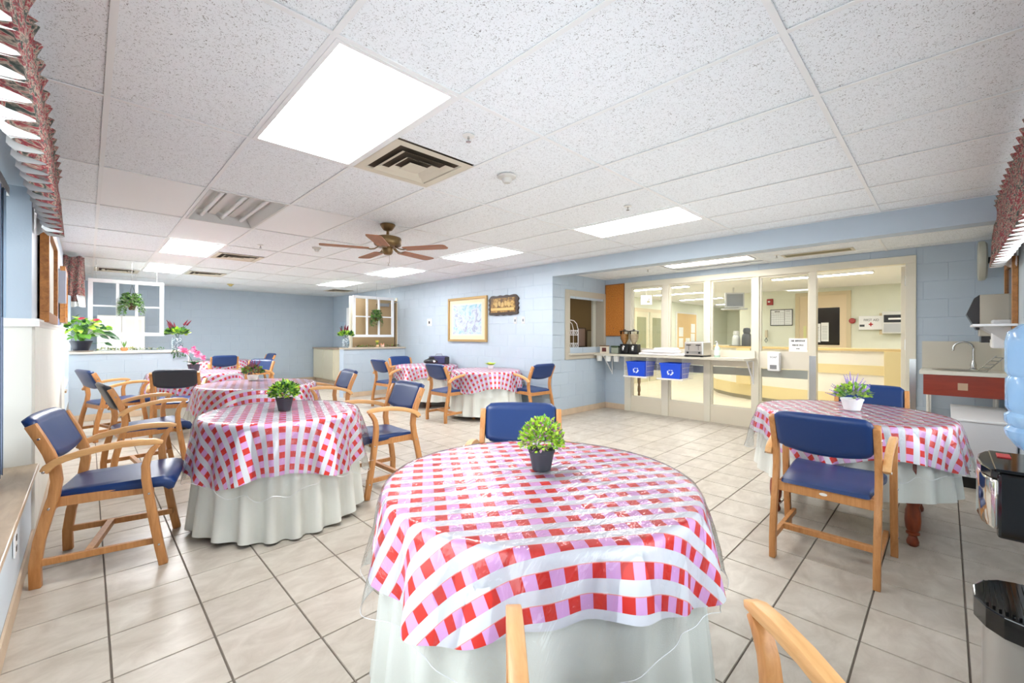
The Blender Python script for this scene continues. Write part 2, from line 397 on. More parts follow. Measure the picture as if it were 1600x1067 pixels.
# ------------------------------------------------ ceilings
ceil = st(B(XL-.3, YN-.1, ZC+.125, XW+.02, YF+.1, ZC+.2).build('ceiling', CT2))
X0, Y0c, TW, TL = -1.1541, .4401, .6096, 1.2192
LIGHTS = {(3, 1): 'on', (3, 5): 'on', (3, 7): 'on', (8, 1): 'on', (8, 3): 'on', (8, 5): 'on', (8, 7): 'on', (3, 3): 'off'}
VENTS = {(4, 1, 1), (4, 5, 1), (4, 7, 1), (2, 8, 0), (9, 8, 1)}
cm = {}
for key, mat in (('f', CT), ('p', CT2)):
    o = B(-.5, -.5, 0, .5, .5, .01).build('ceiling_tile', mat); cm[key] = o.data; bpy.data.objects.remove(o)
for i in range(1, 11):
    for j in range(-1, 11):
        for hh in (0, 1):
            if (i, j) in LIGHTS: continue
            isv = (i, j, hh) in VENTS; other = (i, j, 1-hh) in VENTS
            if hh == 1 and not isv and not other: continue
            y0 = Y0c+j*TL; y1 = y0+TL
            if isv: continue
            if other: y0, y1 = (y0, y0+TL/2) if hh == 0 else (y0+TL/2, y1)
            x0, x1 = max(X0+i*TW, XL), min(X0+(i+1)*TW, XW); y0 = max(y0, YN); y1 = min(y1, YF)
            if x1-x0 < .03 or y1-y0 < .03: continue
            kind = 'p' if (i, j) in ((2, 3), (3, 4), (3, 6), (4, 3)) else 'f'
            inst('ceiling_tile', cm[kind], ((x0+x1)/2, (y0+y1)/2, ZC+.006+rnd.uniform(0, .002)), ceil, (0, 0, 0), (x1-x0-.004, y1-y0-.004, 1))
for i in range(2, 11):
    x = X0+i*TW; B(x-.012, YN, ZC, x+.012, YF, ZC+.004).build('grid_bar', GRIDM, ceil)
for j in range(0, 11):
    y = Y0c+j*TL; B(XL, y-.012, ZC-.0008, XW, y+.012, ZC+.004).build('grid_bar', GRIDM, ceil)
for a in ((XL, YN, XL+.02, YF), (XW-.02, YN, XW, YF), (XL, YF-.02, XW, YF), (XL, YN, XW, YN+.02)):
    B(a[0], a[1], ZC-.001, a[2], a[3], ZC+.003).build('wall_angle', GRIDM, ceil)
# nook ceiling
nz = 2.325
ceil2 = st(B(XW+.18, YN, nz+.012, XG, YP, nz+.12).build('ceiling_nook', CT2))
TEE = [-.42, .50, 1.72, 2.94, 4.16, 4.4]
for a, b in zip(TEE[:-1], TEE[1:]):
    for x0, x1 in ((5.43, 5.88), (5.88, 6.49), (6.49, 6.75)):
        if (a, x0) == (1.72, 5.88): continue
        o = B(x0+.012, a+.012, nz, x1-.012, b-.012, nz+.01).build('ceiling_tile', CT if x0 > 5.5 else CT2, ceil2)
    B(XW+.18, a-.012, nz-.004, XG, a+.012, nz).build('grid_bar', GRIDM, ceil2)
for x in (5.88, 6.49): B(x-.012, YN, nz-.003, x+.012, YP, nz).build('grid_bar', GRIDM, ceil2)

# ------------------------------------------------ lamps
def emit(name, strength, col=(1, .985, .96), edge=False):
    m = bpy.data.materials.new(name); m.use_nodes = True; nt = m.node_tree; b = nt.nodes['Principled BSDF']
    b.inputs['Base Color'].default_value = (.8, .8, .8, 1); b.inputs['Emission Color'].default_value = (*col, 1); b.inputs['Emission Strength'].default_value = strength
    return m
LM = emit('lamp_panel', LAMP, (.985, .99, 1)); LMLO = emit('lamp_panel_low', LAMP*.72, (.985, .99, 1)); LMHI = emit('lamp_panel_high', LAMP*1.45, (.985, .99, 1)); LMS = emit('lamp_panel_warm', LAMP*.9, (1, .98, .94)); LH = emit('lamp_hall', HALL_LAMP, (1, .985, .95))
def troffer(x0, y0, x1, y1, z, label, mat=LM, grp=None):
    t = thing('ceiling_light', label, 'ceiling light', ((x0+x1)/2, (y0+y1)/2, z), 0, grp)
    hx, hy = (x1-x0)/2, (y1-y0)/2; f = MB(); e = .022
    for a in ((-hx, -hy, hx, -hy+e), (-hx, hy-e, hx, hy), (-hx, -hy+e, -hx+e, hy-e), (hx-e, -hy+e, hx, hy-e)): f.box(a[0], a[1], -.003, a[2], a[3], .012)
    f.build('frame', GRIDM, t); B(-hx+e, -hy+e, .003, hx-e, hy-e, .008).build('diffuser', mat, t); return t
LBL = {(3, 1): 'large bright ceiling light panel nearest the camera, beside the square vent', (3, 5): 'bright ceiling light panel just beyond the unlit open fixture',
 (3, 7): 'small bright ceiling light above the left hanging window frame', (8, 1): 'bright ceiling light panel nearest the glass wall bulkhead', (8, 3): 'bright ceiling light panel above the two wall pictures, right of the fan',
 (8, 5): 'bright ceiling light panel just beyond and below the fan blades', (8, 7): 'farthest bright ceiling light panel in front of the far blue wall'}
for (i, j), s in LIGHTS.items():
    x0, y0 = X0+i*TW+.012, Y0c+j*TL+.012; x1, y1 = x0+TW-.024, y0+TL-.024
    if s == 'on': troffer(x0, y0, x1, y1, ZC, LBL[(i, j)], LMHI if i == 3 and j > 3 else LMLO)
    else:
        t = thing('ceiling_light', 'unlit open fluorescent fixture with three bare tubes and no cover', 'ceiling light', ((x0+x1)/2, (y0+y1)/2, ZC))
        hx, hy = TW/2-.012, TL/2-.012; f = MB(); e = .02; dz = .016
        GREYM = M('fixture_enamel', (206, 204, 200), .35)
        for a in ((-hx, -hy, hx, -hy+e), (-hx, hy-e, hx, hy), (-hx, -hy+e, -hx+e, hy-e), (hx-e, -hy+e, hx, hy-e)): f.box(a[0], a[1], -.004, a[2], a[3], .01)
        f.build('frame', GREYM, t)
        pan = MB(); pan.add([(-hx+e,-hy+e,0),(hx-e,-hy+e,0),(hx-e,hy-e,0),(-hx+e,hy-e,0),(-hx+.08,-hy+.05,.10),(hx-.08,-hy+.05,.10),(hx-.08,hy-.05,.10),(-hx+.08,hy-.05,.10)], [(4,5,6,7),(0,1,5,4),(1,2,6,5),(2,3,7,6),(3,0,4,7)])
        pan.build('reflector', GREYM, t)
        TUBE = M('lamp_tube', (236, 236, 236), .3)
        for x in (-.17, 0, .17): MB().tube([(x, -hy+.06, .05), (x, hy-.06, .05)], .017, 10).build('lamp_tube', TUBE, t, smooth=True)
        for x in (-.085, .085): B(x-.03, -hy+.05, .075, x+.03, hy-.05, .099).build('ballast_cover', GREYM, t)
        ceil_hole = (i, j)
troffer(5.93, 1.76, 6.25, 2.90, nz-.001, 'narrow bright ceiling light in the lower ceiling before the glass wall', LMS)
# square louvred vents
VM = M('vent_cream', (214, 206, 186), .5); VD = M('vent_shadow', (70, 58, 44), .9)
def vent(x, y, label, s=.59):
    t = thing('ceiling_vent', label, 'vent', (x, y, ZC)); h = s/2
    B(-h, -h, .012, h, h, .016).build('backing', VD, t)
    f = MB()
    def ring(a, b, za, zb):
        vs = [(-a,-a,za),(a,-a,za),(a,a,za),(-a,a,za),(-b,-b,zb),(b,-b,zb),(b,b,zb),(-b,b,zb)]
        f.add(vs, [(0,1,5,4),(1,2,6,5),(2,3,7,6),(3,0,4,7)])
    ring(h, h-.06, 0, 0); ring(h-.06, h-.065, 0, .012)
    f.build('frame', VM, t, fix=False)
    for k, (a, b) in enumerate(((.20, .155), (.130, .092))):
        g = MB(); g.add([(-a,-a,-.012),(a,-a,-.012),(a,a,-.012),(-a,a,-.012),(-b,-b,.010),(b,-b,.010),(b,b,.010),(-b,b,.010)], [(0,1,5,4),(1,2,6,5),(2,3,7,6),(3,0,4,7)])
        g.build('louvre', VM, t, fix=False)
    B(-.068, -.068, -.014, .068, .068, -.010).build('centre_plate', VM, t)
for (i, j, hh), lb in {(4, 1, 1): 'large square louvred ceiling vent beside the nearest light panel', (4, 5, 1): 'square ceiling vent left of the fan, beside a lit panel',
  (4, 7, 1): 'small far ceiling vent right of the light above the left window frame', (2, 8, 0): 'thin far ceiling vent seen nearly edge-on above the left window frame', (9, 8, 1): 'farthest ceiling vent above the right hanging window frame'}.items():
    vent(X0+(i+.5)*TW, Y0c+j*TL+TL*(.75 if hh else .25), lb)
t = thing('ceiling_grille', 'long olive slot grille in the lower ceiling before the glass wall', 'vent', (6.3, 1.11, nz-.004))
f = MB(); f.box(-.11, -.36, -.004, .11, -.33, .0); f.box(-.11, .33, -.004, .11, .36, 0); f.box(-.11, -.33, -.004, -.085, .33, 0); f.box(.085, -.33, -.004, .11, .33, 0); f.build('frame', VM, t)
OL = M('olive_grille', (150, 142, 108), .6)
B(-.085, -.33, .0, .085, .33, .002).build('backing', OL, t)
for k in range(5): B(-.08+k*.034, -.33, -.003, -.068+k*.034, .33, 0).build('slat', OL, t)
# sprinklers and detectors
def sprinkler(x, y, z, label):
    t = thing('sprinkler_head', label, 'sprinkler', (x, y, z))
    MB().lathe([(.0, 0), (.035, 0), (.035, -.003), (.012, -.006), (0, -.006)], 14).build('escutcheon', OFFW, t, smooth=True)
    MB().lathe([(.006, -.005), (.008, -.02), (.004, -.022), (.004, -.034)], 8).build('body', STEEL, t)
    MB().lathe([(.0, -.034), (.015, -.034), (.015, -.037), (0, -.037)], 10).build('deflector', STEEL, t)
for a in ((1.568, 1.95, ZC, 'sprinkler head in the tile beyond the large vent'), (3.422, 1.998, ZC, 'sprinkler head beside the light panel near the bulkhead'), (1.578, 6.2, ZC, 'sprinkler head beside the vent left of the fan'), (3.414, 6.265, ZC, 'sprinkler head just below the fan'),
          (6.07, 3.2, nz, 'small sprinkler head left of the narrow light in the lower ceiling'), (6.145, 1.50, nz, 'small sprinkler head between narrow light and long grille')): sprinkler(*a)
def detector(x, y, label, mat, r=.05):
    t = thing('smoke_detector', label, 'smoke detector', (x, y, ZC))
    MB().lathe([(0, 0), (r*1.35, 0), (r*1.3, -.012), (r, -.02), (0, -.02)], 20).build('base', mat, t, smooth=True)
    MB().lathe([(r*.75, -.02), (r*.72, -.035), (r*.5, -.05), (0, -.052)], 20, cap=False).build('cover', mat, t, smooth=True)
detector(2.161, 2.244, 'off-white smoke detector beyond the large square vent', M('detector_grey', (206, 202, 194), .5))
detector(2.298, 11.4, 'yellowed smoke detector near the far blue wall', M('detector_yellow', (206, 188, 120), .5))
detector(2.15, 5.85, 'flat pale detector left of the fan blade tip', M('detector_flat', (212, 208, 200), .5), .04)
# ------------------------------------------------ glass wall
gw = thing('glass_partition', 'cream framed glass partition wall between dining room and bright hallway', 'partition')
Xg0, Xg1 = XG-.02, XG+.09
MUL = [(3.99, 3.865), (3.30, 3.19), (2.615, 2.525), (1.945, 1.86), (1.265, 1.19)]
for k, (a, b) in enumerate(MUL): B(Xg0, b, 0 if k in (0, 4) else .0, Xg1, a, 2.15).build('mullion', CREAM, gw, bevel=.003)
B(Xg0, .244, 0, Xg1, .336, 2.15).build('door_jamb', CREAM, gw, bevel=.003)
B(Xg0-.001, .244, 2.15, Xg1, 3.99, 2.24).build('head_rail', CREAM, gw, bevel=.003)
bays = [(MUL[k+1][0], MUL[k][1]) for k in range(4)]
for a, b in bays:
    B(XG, a, 0, XG+.07, b, .25).build('kick_panel', M('kick_cream', (222, 212, 190), .4), gw)
    f = MB(); e = .022
    f.box(XG+.01, a, .25, XG+.06, b, .25+e); f.box(XG+.01, a, 2.15-e, XG+.06, b, 2.15); f.box(XG+.01, a, .25+e, XG+.06, a+e, 2.15-e); f.box(XG+.01, b-e, .25+e, XG+.06, b, 2.15-e)
    f.build('glazing_bead', CREAM, gw)
    B(XG+.03, a+.01, .26, XG+.036, b-.01, 2.14).build('pane', GLASS, gw)
    B(XG+.0, a, .86, XG+.028, b, 1.10).build('mid_panel', PANELW, gw)
    r = MB(); r.box(XG+.037, a, .735, XG+.07, b, .85); r.box(XG+.07, a, .75, XG+.085, b, .79); r.box(XG+.07, a, .80, XG+.085, b, .84); r.build('handrail', M('alum_rail', (186, 186, 176), .35, metal=.6), gw)
B(XG-.024, 1.19, 0, XG-.02, 1.265, 1.05).build('metal_guard', STEEL, gw); B(XG-.024, .244, 0, XG-.02, .30, 1.05).build('metal_guard', STEEL, gw)
dl = st(B(XG+.10, .338, .01, XG+.98, .38, 2.13).build('door_1', CREAM, bevel=.002))
for z in (.25, 1.15, 1.9): B(XG+.085, .325, z, XG+.10, .345, z+.12).build('hinge', STEEL, dl)
# pass-through frame
pf = MB(); FR = M('taupe_frame', (182, 174, 158), .45)
x0, x1, z0, z1 = PO; e = .1
pt = thing('serving_hatch', 'taupe framed serving hatch into the dark kitchen', 'hatch')
for a in ((x0-e, z0-.07, x0, z1+.08), (x1, z0-.07, x1+.045, z1+.08), (x0, z1, x1, z1+.08), (x0, z0-.07, x1, z0)): B(a[0], YP-.025, a[1], a[2], YP, a[3]).build('casing', FR, pt, bevel=.003)
for a in ((x0, YP-.02, z0, x0+.02, YP+.15, z1), (x1-.02, YP-.02, z0, x1, YP+.15, z1), (x0, YP-.02, z1-.02, x1, YP+.15, z1)): B(*a).build('jamb', FR, pt)
B(x0-.02, YP-.06, z0, x1, YP+.2, z0+.03).build('hatch_ledge', M('ledge_grey', (200, 192, 176), .3), pt, bevel=.004)
B(6.6, YP+.16, z0+.03, 6.98, YP+.20, z1).build('shutter', M('shutter_cream', (206, 204, 190), .5), pt)
# kitchen behind (dark)
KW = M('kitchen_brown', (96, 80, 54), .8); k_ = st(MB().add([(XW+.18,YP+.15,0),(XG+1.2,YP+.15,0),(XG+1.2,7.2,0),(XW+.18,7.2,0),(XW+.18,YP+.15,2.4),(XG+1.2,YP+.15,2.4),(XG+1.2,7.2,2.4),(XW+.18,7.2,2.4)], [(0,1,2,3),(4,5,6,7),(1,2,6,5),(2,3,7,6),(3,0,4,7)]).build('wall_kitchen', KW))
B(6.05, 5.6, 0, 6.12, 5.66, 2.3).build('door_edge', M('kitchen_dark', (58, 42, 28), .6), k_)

t = thing('kitchen_fill_light', 'added warm fill light, unseen inside the kitchen behind the hatch', 'ceiling light', (6.8, 6.0, 2.39)); B(-.25, -.25, -.03, .25, .25, 0).build('frame', OFFW, t); B(-.23, -.23, -.034, .23, .23, -.03).build('diffuser', emit('fill_kitchen', 22, (1, .86, .62)), t)  # unseen fill light, added to brighten the kitchen walls
# ------------------------------------------------ hallway
HZ = 2.40
HG = M('hall_green', (230, 232, 214), .6, vary=.02)
FH = None
def hf_fn(nt, b, c):
    sep = nn(nt, 'ShaderNodeSeparateXYZ'); nt.links.new(pos(nt), sep.inputs[0])
    def ln(o, off): 
        f = mth(nt, 'FRACT', mth(nt, 'ADD', mth(nt, 'DIVIDE', mth(nt, 'SUBTRACT', o, off), TS), 50)); return mth(nt, 'LESS_THAN', f, .018)
    g = mth(nt, 'MAXIMUM', ln(sep.outputs[0], TX), ln(sep.outputs[1], TY))
    nt.links.new(mixc(nt, g, lin((222, 212, 192)), lin((170, 158, 140))), b.inputs['Base Color'])
st(B(XG, -3, -.12, 18.5, 6.4, 0).build('floor_hall', M('hall_floor_tile', (222, 212, 192), .3, fn=hf_fn)))
st(B(XG+.12, -3, HZ, 18.5, 6.4, HZ+.1).build('ceiling_hall', CT2))
st(B(XG+1.21, 6.1, 0, 18.2, 6.25, HZ).build('wall_hall_left', HG)); st(B(XG+.12, YP+.16, 0, XG+1.21, YP+.3, HZ).build('wall_hall_corner', HG))
st(B(XG+1.21, YP+.16, 0, XG+1.3, 6.2, HZ).build('wall_hall_stub', HG))
m = MB(); m.box(11.8, -3, 0, 11.95, 3.7, HZ); m.box(11.95, 3.55, 0, 18, 3.7, HZ); st(m.build('wall_hall_back', HG))
st(B(18, 3.5, 0, 18.2, 6.2, HZ).build('wall_hall_end', HG)); st(B(XG+.12, -3.2, 0, 12, -3, HZ).build('wall_hall_near', HG)); st(B(XG+.13, -3.1, 0, XG+.2, YN-.1, HZ).build('wall_hall_side', HG))
for k, (x, y, L, lb) in enumerate([(8.35, 2.2, 1.5, 'bright ceiling strip seen through the fourth glass bay and the doorway top'), (9.3, 1.6, 1.5, 'second bright ceiling strip over the reception counter'), (9.2, 4.6, 1.4, 'bright ceiling strip behind the two left glass bays'), (10.7, 4.8, 1.3, 'bright ceiling strip farther behind the second glass bay'),
          (12.6, 5.0, 1.2, 'ceiling strip in the corridor beyond the third glass bay'), (15.2, 4.9, 1.2, 'farthest corridor ceiling strip seen through the third bay'), (10.4, -.6, 1.3, 'hall ceiling strip right of the doorway view')]):
    t = thing('strip_light', lb, 'ceiling light', (x, y, HZ)); B(-.1, -L/2, -.02, .1, L/2, 0).build('frame', OFFW, t); B(-.08, -L/2+.02, -.024, .08, L/2-.02, -.02).build('diffuser', LH, t)
ANG0 = 14.
# ================================================= CHAIRS
def chair_proto():
    t = thing('dining_chair', '', 'chair')
    rear = [(.022, 0), (.020, .12), (.035, .24), (.062, .36), (.088, .46), (.099, .54), (.092, .61), (.068, .69), (.034, .77), (.002, .838)]
    front = [(.542, 0), (.523, .10), (.505, .21), (.488, .32), (.473, .42), (.463, .50), (.461, .57), (.472, .62), (.495, .66), (.518, .683)]
    fw = [.042, .042, .042, .042, .041, .039, .036, .033, .03, .022]
    arm = [(.536, .693), (.50, .700), (.44, .7045), (.36, .703), (.28, .693), (.20, .677), (.14, .659), (.10, .641), (.073, .618), (.062, .598)]
    aw = [.018, .032, .034, .034, .034, .034, .034, .035, .040, .036]
    for s in (-1, 1):
        y0, y1 = sorted((s*.220, s*.252))
        l = MB().ribbon(rear, .045, y0, y1).build('leg', WOOD, t, smooth=True, bevel=.004)
        y0, y1 = sorted((s*.253, s*.288))
        f = MB().ribbon(front, .04, y0, y1, fw).build('leg', WOOD, t, smooth=True, bevel=.004)
        a = MB().ribbon(arm, .034, y0, y1, aw).build('armrest', WOODL, t, smooth=True, bevel=.004)
        for par, x, z, yy in ((l, .062, .60, .2885), (l, .035, .765, .2525), (l, .072, .40, .2525), (f, .478, .415, .2885), (f, .522, .12, .2885)):
            MB().add(*disc(x, s*yy, z, .007, s)).build('bolt', STEEL, par)
        MB().ribbon([(.075, .42), (.49, .425)], .05, *sorted((s*.205, s*.222))).build('side_rail', WOOD, t, bevel=.003)
        MB().ribbon([(.03, .125), (.525, .13)], .034, *sorted((s*.222, s*.246))).build('side_stretcher', WOOD, t, bevel=.003)
    B(.07, -.222, .385, .092, .222, .445).build('rear_rail', WOOD, t, bevel=.003)
    B(.455, -.222, .395, .475, .222, .435).build('front_rail', WOOD, t, bevel=.003)
    B(.20, -.225, .112, .235, .225, .145).build('cross_stretcher', WOOD, t, bevel=.003)
    # seat: swept section, wider at the front, rolled over front edge
    sec = [(.060, .440), (.070, .462), (.12, .474), (.22, .476), (.34, .480), (.46, .486), (.53, .488), (.572, .474), (.590, .442), (.580, .410), (.556, .404), (.53, .425), (.30, .430), (.08, .434)]
    ys = [-1, -.985, -.93, -.6, -.2, .2, .6, .93, .985, 1]; vs = []; fs = []; n = len(sec)
    for y in ys:
        e = 1-max(0, (abs(y)-.93)/.07)**2*.55
        for x, z in sec:
            w = .205+.03*min(1, max(0, (x-.06)/.42)); zc = .446
            if x > .5: zc = .446
            dip = -.006*(1-y*y)*(1 if z > .455 else 0)
            vs.append((x if e == 1 else .325+(x-.325)*(1-(1-e)*.05), y*w, zc+(z-zc)*e+dip))
    m = len(ys)
    for i in range(m-1):
        for k in range(n): fs.append((i*n+k, i*n+(k+1) % n, (i+1)*n+(k+1) % n, (i+1)*n+k))
    fs += [tuple(range(n)), tuple((m-1)*n+k for k in range(n))[::-1]]
    MB().add(vs, fs).build('seat', VINYL, t, smooth=True)
    # backrest: slab following the rear posts, slightly hollow, arched lower edge
    vs = []; fs = []; N = 15; K = 9
    def pt(u, v, side):
        zb = .662-.032*(1-u*u); zt = .868+.010*(1-u**4)
        z = zb+(zt-zb)*v; xc = .088-(z-.62)*.435+.012*(1-u*u)*(-1)
        eu = max(0, (abs(u)-.86)/.14); ev = max(0, abs(v-.5)*2-.78)/.22
        e = max(.0, 1-max(eu, ev)**2.4); th = .027*(e**.5 if e > 0 else 0)
        hw = .2215+.006*v
        rx = max(0, eu+ev-1)*.03
        return (xc+side*th+(.004 if side > 0 else 0), u*(hw-rx*.5), z-(rx*.5 if v > .5 else -rx*.5))
    for side in (1, -1):
        for a in range(N):
            for b in range(K):
                u = -1+2*a/(N-1); u = math.copysign(1-(1-abs(u))**1.5, u) if u else 0
                v = b/(K-1); v = .5+math.copysign(.5*(1-(1-abs(2*v-1))**1.4), v-.5) if v != .5 else .5
                vs.append(pt(u, v, side))
    for s0 in (0, N*K):
        for a in range(N-1):
            for b in range(K-1):
                q = (s0+a*K+b, s0+(a+1)*K+b, s0+(a+1)*K+b+1, s0+a*K+b+1); fs.append(q if s0 == 0 else q[::-1])
    edge = [a*K for a in range(N)]+[(N-1)*K+b for b in range(1, K)]+[a*K+K-1 for a in range(N-2, -1, -1)]+[b for b in range(K-2, 0, -1)]
    for i in range(len(edge)):
        a, b = edge[i], edge[(i+1) % len(edge)]; fs.append((a, a+N*K, b+N*K, b))
    bm_ = MB().add(vs, fs).build('backrest', VINYL, t, smooth=False)
    me = bm_.data; b2 = bmesh.new(); b2.from_mesh(me); bmesh.ops.remove_doubles(b2, verts=b2.verts, dist=.0004); bmesh.ops.recalc_face_normals(b2, faces=b2.faces); b2.to_mesh(me); b2.free()
    me.polygons.foreach_set('use_smooth', [True]*len(me.polygons))
    return t
def disc(x, y, z, r, s):
    n = 10; vs = [(x+r*math.cos(2*PI*k/n), y, z+r*math.sin(2*PI*k/n)) for k in range(n)]+[(x+r*.7*math.cos(2*PI*k/n), y+s*.003, z+r*.7*math.sin(2*PI*k/n)) for k in range(n)]
    return vs, [tuple(range(n, 2*n))]+[(k, (k+1) % n, n+(k+1) % n, n+k) for k in range(n)]
CHAIRS = [
 (2.869, .485, 0, 'blue vinyl armchair seen from behind at the right-hand table'),
 (4.909, .47, 184.9, 'blue armchair on the far side of the right-hand table, before the doorway'),
 (-.156, 3.519, -13, 'large blue armchair at the far left beside the window ledge'),
 (.11, 5.25, 6, 'dark blue armchair just beyond the leftmost one, at the same row of tables'),
 (-.02, 7.45, 17, 'pale-lit blue armchair beside the left low block wall'),
 (.774, 6.74, 76, 'almost black-backed armchair seen from behind, in front of the farthest left tables'),
 (2.069, 10.75, 86, 'blue armchair seen from behind at the table near the far blue wall'),
 (2.25, 8.72, -143, 'blue armchair behind the flowering pot on the middle left table'),
 (3.12, 11.35, 185, 'farthest armchair, small and dark against the far blue wall'),
 (2.331, 5.272, 175.7, 'blue armchair facing left at the table behind the front left one'),
 (2.108, 3.497, 180.7, 'blue armchair facing left at the front left table, nearest the middle of the room'),
 (3.732, 7.2, 3.6, 'blue armchair seen from behind left of the table with black bags'),
 (4.62, 8.0, -92, 'blue armchair behind the table with black bags, against the low block wall'),
 (3.753, 5.457, .7, 'blue armchair seen from behind left of the wall table under the pictures'),
 (5.0, 4.36, 88, 'blue armchair right of the wall table under the pictures, facing it'),
 (1.945, 1.886, -137.4, 'blue armchair facing the camera across the front table'),
 (.515, .10, 47.6, 'armchair cut by the bottom edge, only its two oak armrests in view'),
]
ch0 = chair_proto()
for k, (x, y, a, lb) in enumerate(CHAIRS):
    o = ch0 if k == 0 else dup(ch0)
    o.location = (x, y, 0); o.rotation_euler = (0, 0, math.radians(a)); o['label'] = lb; o['group'] = 'oak armchairs with blue vinyl pads'
    o.name = 'dining_chair' if k == 0 else 'dining_chair.%03d' % k
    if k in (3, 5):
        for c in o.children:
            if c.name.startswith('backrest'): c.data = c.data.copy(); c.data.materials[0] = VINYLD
MB().lathe([(0, 0), (.012, 0), (.012, .001), (0, .001)], 12).build('name_plate', OFFW, ch0)
for c in ch0.children:
    if c.name.startswith('name_plate'):
        c.location = (.069, -.0, .415); c.rotation_euler = (0, -PI/2, 0); c.scale = (.7, 1.6, 1)

# ================================================= TABLES
TZ = .745
def drape(R, outline, ztop, amp, nf, ph, nth=160, rs=(), seed=0, flare=.10, rot=0, jag=0, e0=.0):
    """polar sheet: flat inside R, hanging in folds outside; uv = flat cloth coordinates"""
    r_ = random.Random(seed); P1, P2, P3 = r_.uniform(0, 6), r_.uniform(0, 6), r_.uniform(0, 6)
    rings = [0, .3, .6, .85, .95, 1.0]; hang = 14
    vs = [(0, 0, ztop)]; uv = [(0, 0)]; fs = []
    tot = len(rings)-1+hang
    for i in range(1, tot+1):
        for k in range(nth):
            th = 2*PI*k/nth; Lh = outline(th)-R
            if i < len(rings): rho = R*rings[i]; s = 0
            else: s = Lh*((i-len(rings)+1)/hang)**1.15; rho = R+s
            if s == 0: r, z = rho, ztop
            else:
                q = .022
                if s < q*1.57: a = s/q; r = R+q*math.sin(a); z = ztop-q*(1-math.cos(a))
                else: r = R+q; z = ztop-q-(s-q*1.57)*.975
                w = min(1, s/.10)
                fold = math.sin(nf*th+ph+1.1*math.sin(2*th+P1)+.7*math.sin(5*th+P2))*.62+.38*math.sin((nf*2+1)*th+P3)
                fold = fold+.25*fold*abs(fold)
                r += flare*s+amp*w*(s/.25)**.8*(fold*1.0+.55)
                if jag: r += jag*w*math.sin(nf*5.3*th+P2+s*20)*.5; z += jag*.6*w*math.sin(nf*3.1*th+P1)*(s/.2)
            vs.append((r*math.cos(th), r*math.sin(th), z+e0*0)); uv.append((rho*math.cos(th-rot), rho*math.sin(th-rot)))
    for k in range(nth): fs.append((0, 1+k, 1+(k+1) % nth))
    for i in range(tot-1):
        for k in range(nth):
            a = 1+i*nth; b = a+nth; fs.append((a+k, b+k, b+(k+1) % nth, a+(k+1) % nth))
    return vs, fs, uv
def sheet(name, vs, fs, uv, mat, loc):
    me = bpy.data.meshes.new(name); me.from_pydata(vs, [], fs); me.materials.append(mat)
    l = me.uv_layers.new(name='UVMap'); 
    for lp in me.loops: l.data[lp.index].uv = uv[lp.vertex_index]
    me.polygons.foreach_set('use_smooth', [True]*len(me.polygons))
    o = bpy.data.objects.new(name, me); C.objects.link(o); o.location = loc; return o
def squircle(a, b, rot, p=3.0):
    def f(th):
        c, s = abs(math.cos(th-rot))/a, abs(math.sin(th-rot))/b
        return 1/((c**p+s**p)**(1/p))
    return f
def skirt(R, z0, n, seed, nth=200, amp=.030):
    r_ = random.Random(seed); P1, P2 = r_.uniform(0, 6), r_.uniform(0, 6); vs = []; fs = []; zs = [TZ-.006, TZ-.03, TZ-.15, TZ-.35, z0+.15, z0]
    for i, z in enumerate(zs):
        t = (TZ-z)/(TZ-.02)
        for k in range(nth):
            th = 2*PI*k/nth; ph = n*th+1.3*math.sin(2*th+P1)+.8*math.sin(3*th+P2); w = math.sin(ph); w = math.copysign(abs(w)**.7, w)
            r = R-.012+.055*t+amp*(.25+.9*t)*w+(.0 if i else -.01)
            zz = z+(.012*math.sin(3*th+P1)+.008*w if i == len(zs)-1 else 0)
            vs.append((r*math.cos(th), r*math.sin(th), max(zz, .006)))
    for i in range(len(zs)-1):
        for k in range(nth): a = i*nth; b = a+nth; fs.append((a+k, b+k, b+(k+1) % nth, a+(k+1) % nth))
    return vs, fs
def leg_prof(h): # turned leg
    p = [(.020, 0), (.030, .012), (.031, .03), (.022, .055), (.020, .065), (.034, .075), (.034, .085), (.026, .09), (.036, .11), (.040, .16), (.038, .22), (.030, .25), (.036, .262), (.036, .272), (.024, .285), (.030, .30), (.036, .36), (.034, .50), (.028, .58), (.036, .60), (.036, .62)]
    return [(r, z) for r, z in p]
HEM = M('plastic_hem', (236, 238, 240), .12, spec=.8)
def clampx(vs, x, lim): return [(min(v[0], lim-x) if x+v[0] > lim and lim-x > 0 and v[2] < 9 and x > 4.3 else v[0], v[1], v[2]) for v in vs]
